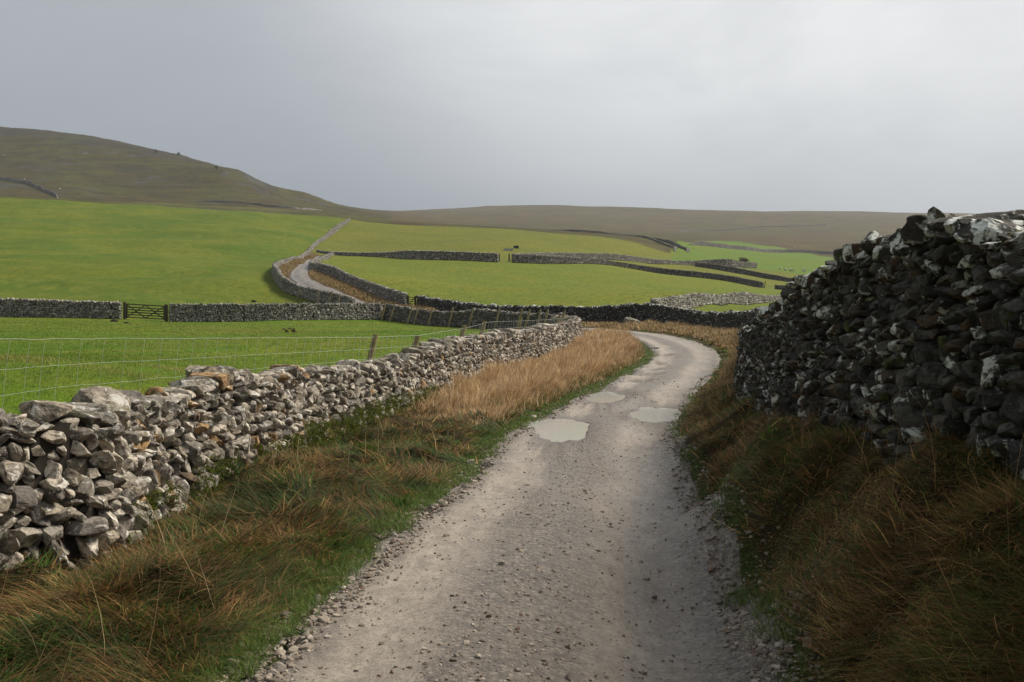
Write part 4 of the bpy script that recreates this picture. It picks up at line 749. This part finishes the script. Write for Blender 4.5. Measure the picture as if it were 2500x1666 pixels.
SHEEP = [(1793,620,300,520,'sheep farthest left in the flock below the valley wall'),(1805,627,300,520,'sheep just right of the leftmost one in the valley flock'),(1816,623,300,520,'upper sheep in the middle of the valley flock'),(1823,628,300,520,'sheep right of centre in the middle of the valley flock'),(1817,632,300,520,'lowest sheep in the middle of the valley flock'),
         (1846,623,300,520,'upper sheep near the dark right wall in the valley'),(1846,635,300,520,'lowest sheep beside the dark right wall in the valley'),(1826,573,400,760,'lone sheep above the long valley wall'),(194,355,600,900,'left of the pair of sheep high on the hill'),(199,356,600,900,'right of the pair of sheep high on the hill'),
         (9,359,600,950,'sheep high on the hill at the left edge'),(87,430,430,800,'sheep on the slope above the slanting hillside wall'),(137,437,430,800,'sheep right of the slanting hillside wall'),(56,415,430,800,'sheep between the hill edge and the slanting hillside wall')]
proto = make_sheep(SHEEP[0][4])
for q, (px, py, d0, d1, lab) in enumerate(SHEEP):
    p = hit(px, py, d0, d1)
    if q == 0: o = proto
    else:
        o = proto.copy(); COL.objects.link(o); o['label'] = lab
        for ch in list(proto.children): c = ch.copy(); COL.objects.link(c); c.parent = o
    o.location = p; o.rotation_euler = (0, 0, rng.uniform(0, 6.28)); s = 1.0 if p[1] < 450 else 1.5; o.scale = (s, s, s)

# ------------------------------------------------------------------ scrub
def scrub(px, py, d0, d1, h, label, leafy=.6, name='hawthorn_bush'):
    p = hit(px, py, d0, d1); root = empty(name, p, label, 'bush', 'lone bushes'); m = MB(); tips = []
    for k in range(9):
        a = rng.uniform(0, 6.3); r = rng.uniform(.1, .5)*h; q0 = p+[0, 0, -.1]; q1 = p+[r*.4*math.cos(a), r*.4*math.sin(a), h*.4]; q2 = p+[r*math.cos(a), r*math.sin(a), h*rng.uniform(.6, 1)]; m.tube(np.array([q0, q1, q2]), [.05*h, .03*h, .008*h], 5)
        for _ in range(5): b = q1+(q2-q1)*rng.uniform(.1, 1); e = b+rng.normal(0, .16*h, 3)+[0, 0, .08*h]; m.tube(np.array([b, (b+e)/2+rng.normal(0, .02*h, 3), e]), [.015*h, .01*h, .004*h], 4); tips.append(e)
    m.build('trunk', M_TWIG, root); tips = np.array(tips); n = int(900*leafy); c = tips[rng.integers(0, len(tips), n)]+rng.normal(0, .09*h, (n, 3)); s = .05*h; a = rng.normal(0, 1, (n, 3, 3))*s
    mk('crown', (c[:, None]+a).reshape(-1, 3), np.arange(3*n).reshape(-1, 3), M_BLADE, root, col=np.repeat(pick(np.array([(.07,.06,.025),(.09,.07,.03),(.05,.05,.02)]), [.4,.3,.3], n), 3, 0))
scrub(1707, 603, 255, 320, 2.3, 'small dead brown bush standing beside the end of the upper wall', 2.)
scrub(411, 358, 700, 900, 2.6, 'small bush on the skyline of the left hill', .9); scrub(358, 352, 700, 900, 2.4, 'dark bush left of the skyline bush on the left hill', .9); scrub(497, 390, 640, 830, 2.6, 'small bush near the end of the hill edge', .9)

# ------------------------------------------------------------------ air
def haze():
    b = [(-2850, -2850, -60), (2850, 2850, 520)]; lo, hi = b; V = [(x, y, z) for z in (lo[2], hi[2]) for x, y in ((lo[0], lo[1]), (hi[0], lo[1]), (hi[0], hi[1]), (lo[0], hi[1]))]
    Q = [(3, 2, 1, 0), (4, 5, 6, 7), (0, 1, 5, 4), (1, 2, 6, 5), (2, 3, 7, 6), (3, 0, 4, 7)]; m = bpy.data.materials.new('haze'); m.use_nodes = True; nt = m.node_tree; nt.nodes.clear(); v = nt.nodes.new('ShaderNodeVolumePrincipled'); o = nt.nodes.new('ShaderNodeOutputMaterial')
    v.inputs['Color'].default_value = (.80, .86, .94, 1); v.inputs['Density'].default_value = HAZE; v.inputs['Anisotropy'].default_value = .2; nt.links.new(v.outputs[0], o.inputs['Volume']); tag(mk('haze', V, np.array(Q), m), kind='stuff')
HAZE = 1.3e-4
haze()

# ------------------------------------------------------------------ sky, sun, camera
SUN_AZ, SUN_EL = math.radians(66), math.radians(45)       # clockwise from straight ahead (+Y)
sv = (math.sin(SUN_AZ)*math.cos(SUN_EL), math.cos(SUN_AZ)*math.cos(SUN_EL), math.sin(SUN_EL))
w = bpy.data.worlds.new('World'); SC.world = w; w.use_nodes = True; nt = w.node_tree; N = NT(nt); bg = nt.nodes['Background']
sky = N.n('ShaderNodeTexSky', sky_type='NISHITA'); sky.sun_disc = False; sky.sun_elevation = SUN_EL; sky.sun_rotation = SUN_AZ; sky.dust_density = 4
g = N.tc.outputs['Generated']; nrm = N.n('ShaderNodeVectorMath', operation='NORMALIZE'); N.lk(g, nrm.inputs[0]); v = nrm.outputs[0]; sx = N.n('ShaderNodeSeparateXYZ'); N.lk(v, sx.inputs[0])
dt = N.n('ShaderNodeVectorMath', operation='DOT_PRODUCT'); N.lk(v, dt.inputs[0]); dt.inputs[1].default_value = (.36, .72, .60)   # the thin bright part of the cloud deck
cl = N.noise(1.3, 5, .55, v, dist=.4, scale3=(1, 1, 2.2)); br = N.ramp(dt.outputs['Value'], .62, 1.0); br = N.math('ADD', br, N.math('MULTIPLY', N.math('SUBTRACT', cl, .5), .45))
el = N.ramp(N.math('ADD', sx.outputs['Z'], N.math('MULTIPLY', N.math('SUBTRACT', cl, .5), .08)), .03, .34)
low = N.mix(N.ramp(sx.outputs['X'], -.35, .55), (.135, .16, .20), (.27, .29, .315)); high = N.mix(N.ramp(br, .15, .95), (.32, .34, .365), (.63, .64, .645))
cl2 = N.noise(3.2, 5, .6, v, dist=.5, scale3=(1, 1, 2.6)); high = N.mix(N.ramp(cl2, .35, .65, .20, 0), high, (.2, .22, .25))
dkc = N.n('ShaderNodeVectorMath', operation='DOT_PRODUCT'); N.lk(v, dkc.inputs[0]); dkc.inputs[1].default_value = (-.40, .86, .30); high = N.mix(N.ramp(dkc.outputs['Value'], .90, 1.0, 0, .30), high, (.24, .27, .31))
deck = N.mix(el, low, high); gain = N.n('ShaderNodeVectorMath', operation='SCALE'); gain.inputs['Scale'].default_value = 10.5; N.lk(deck, gain.inputs[0])
mx = N.mix(.97, sky.outputs[0], gain.outputs[0]); N.lk(mx, bg.inputs['Color']); bg.inputs['Strength'].default_value = .09
sl = bpy.data.lights.new('sun', 'SUN'); sl.energy = 4.0; sl.angle = math.radians(18.0); sl.color = (1, .91, .78); so = bpy.data.objects.new('sun', sl); COL.objects.link(so)
from mathutils import Vector
so.rotation_euler = Vector(sv).to_track_quat('Z', 'Y').to_euler()
cam = bpy.data.cameras.new('camera'); cam.lens = 36*F/2353; cam.sensor_width = 36; cam.clip_end = 12000; cam.clip_start = .05; co = bpy.data.objects.new('camera', cam); COL.objects.link(co); co.location = (0, 0, EYE); co.rotation_euler = (math.radians(90), 0, 0); SC.camera = co
SC.view_settings.view_transform = 'Standard'; SC.view_settings.look = 'None'; SC.view_settings.exposure = .58; SC.view_settings.gamma = 1
SC.cycles.volume_bounces = 0; SC.cycles.max_bounces = 5
print('done', time.time()-T0)
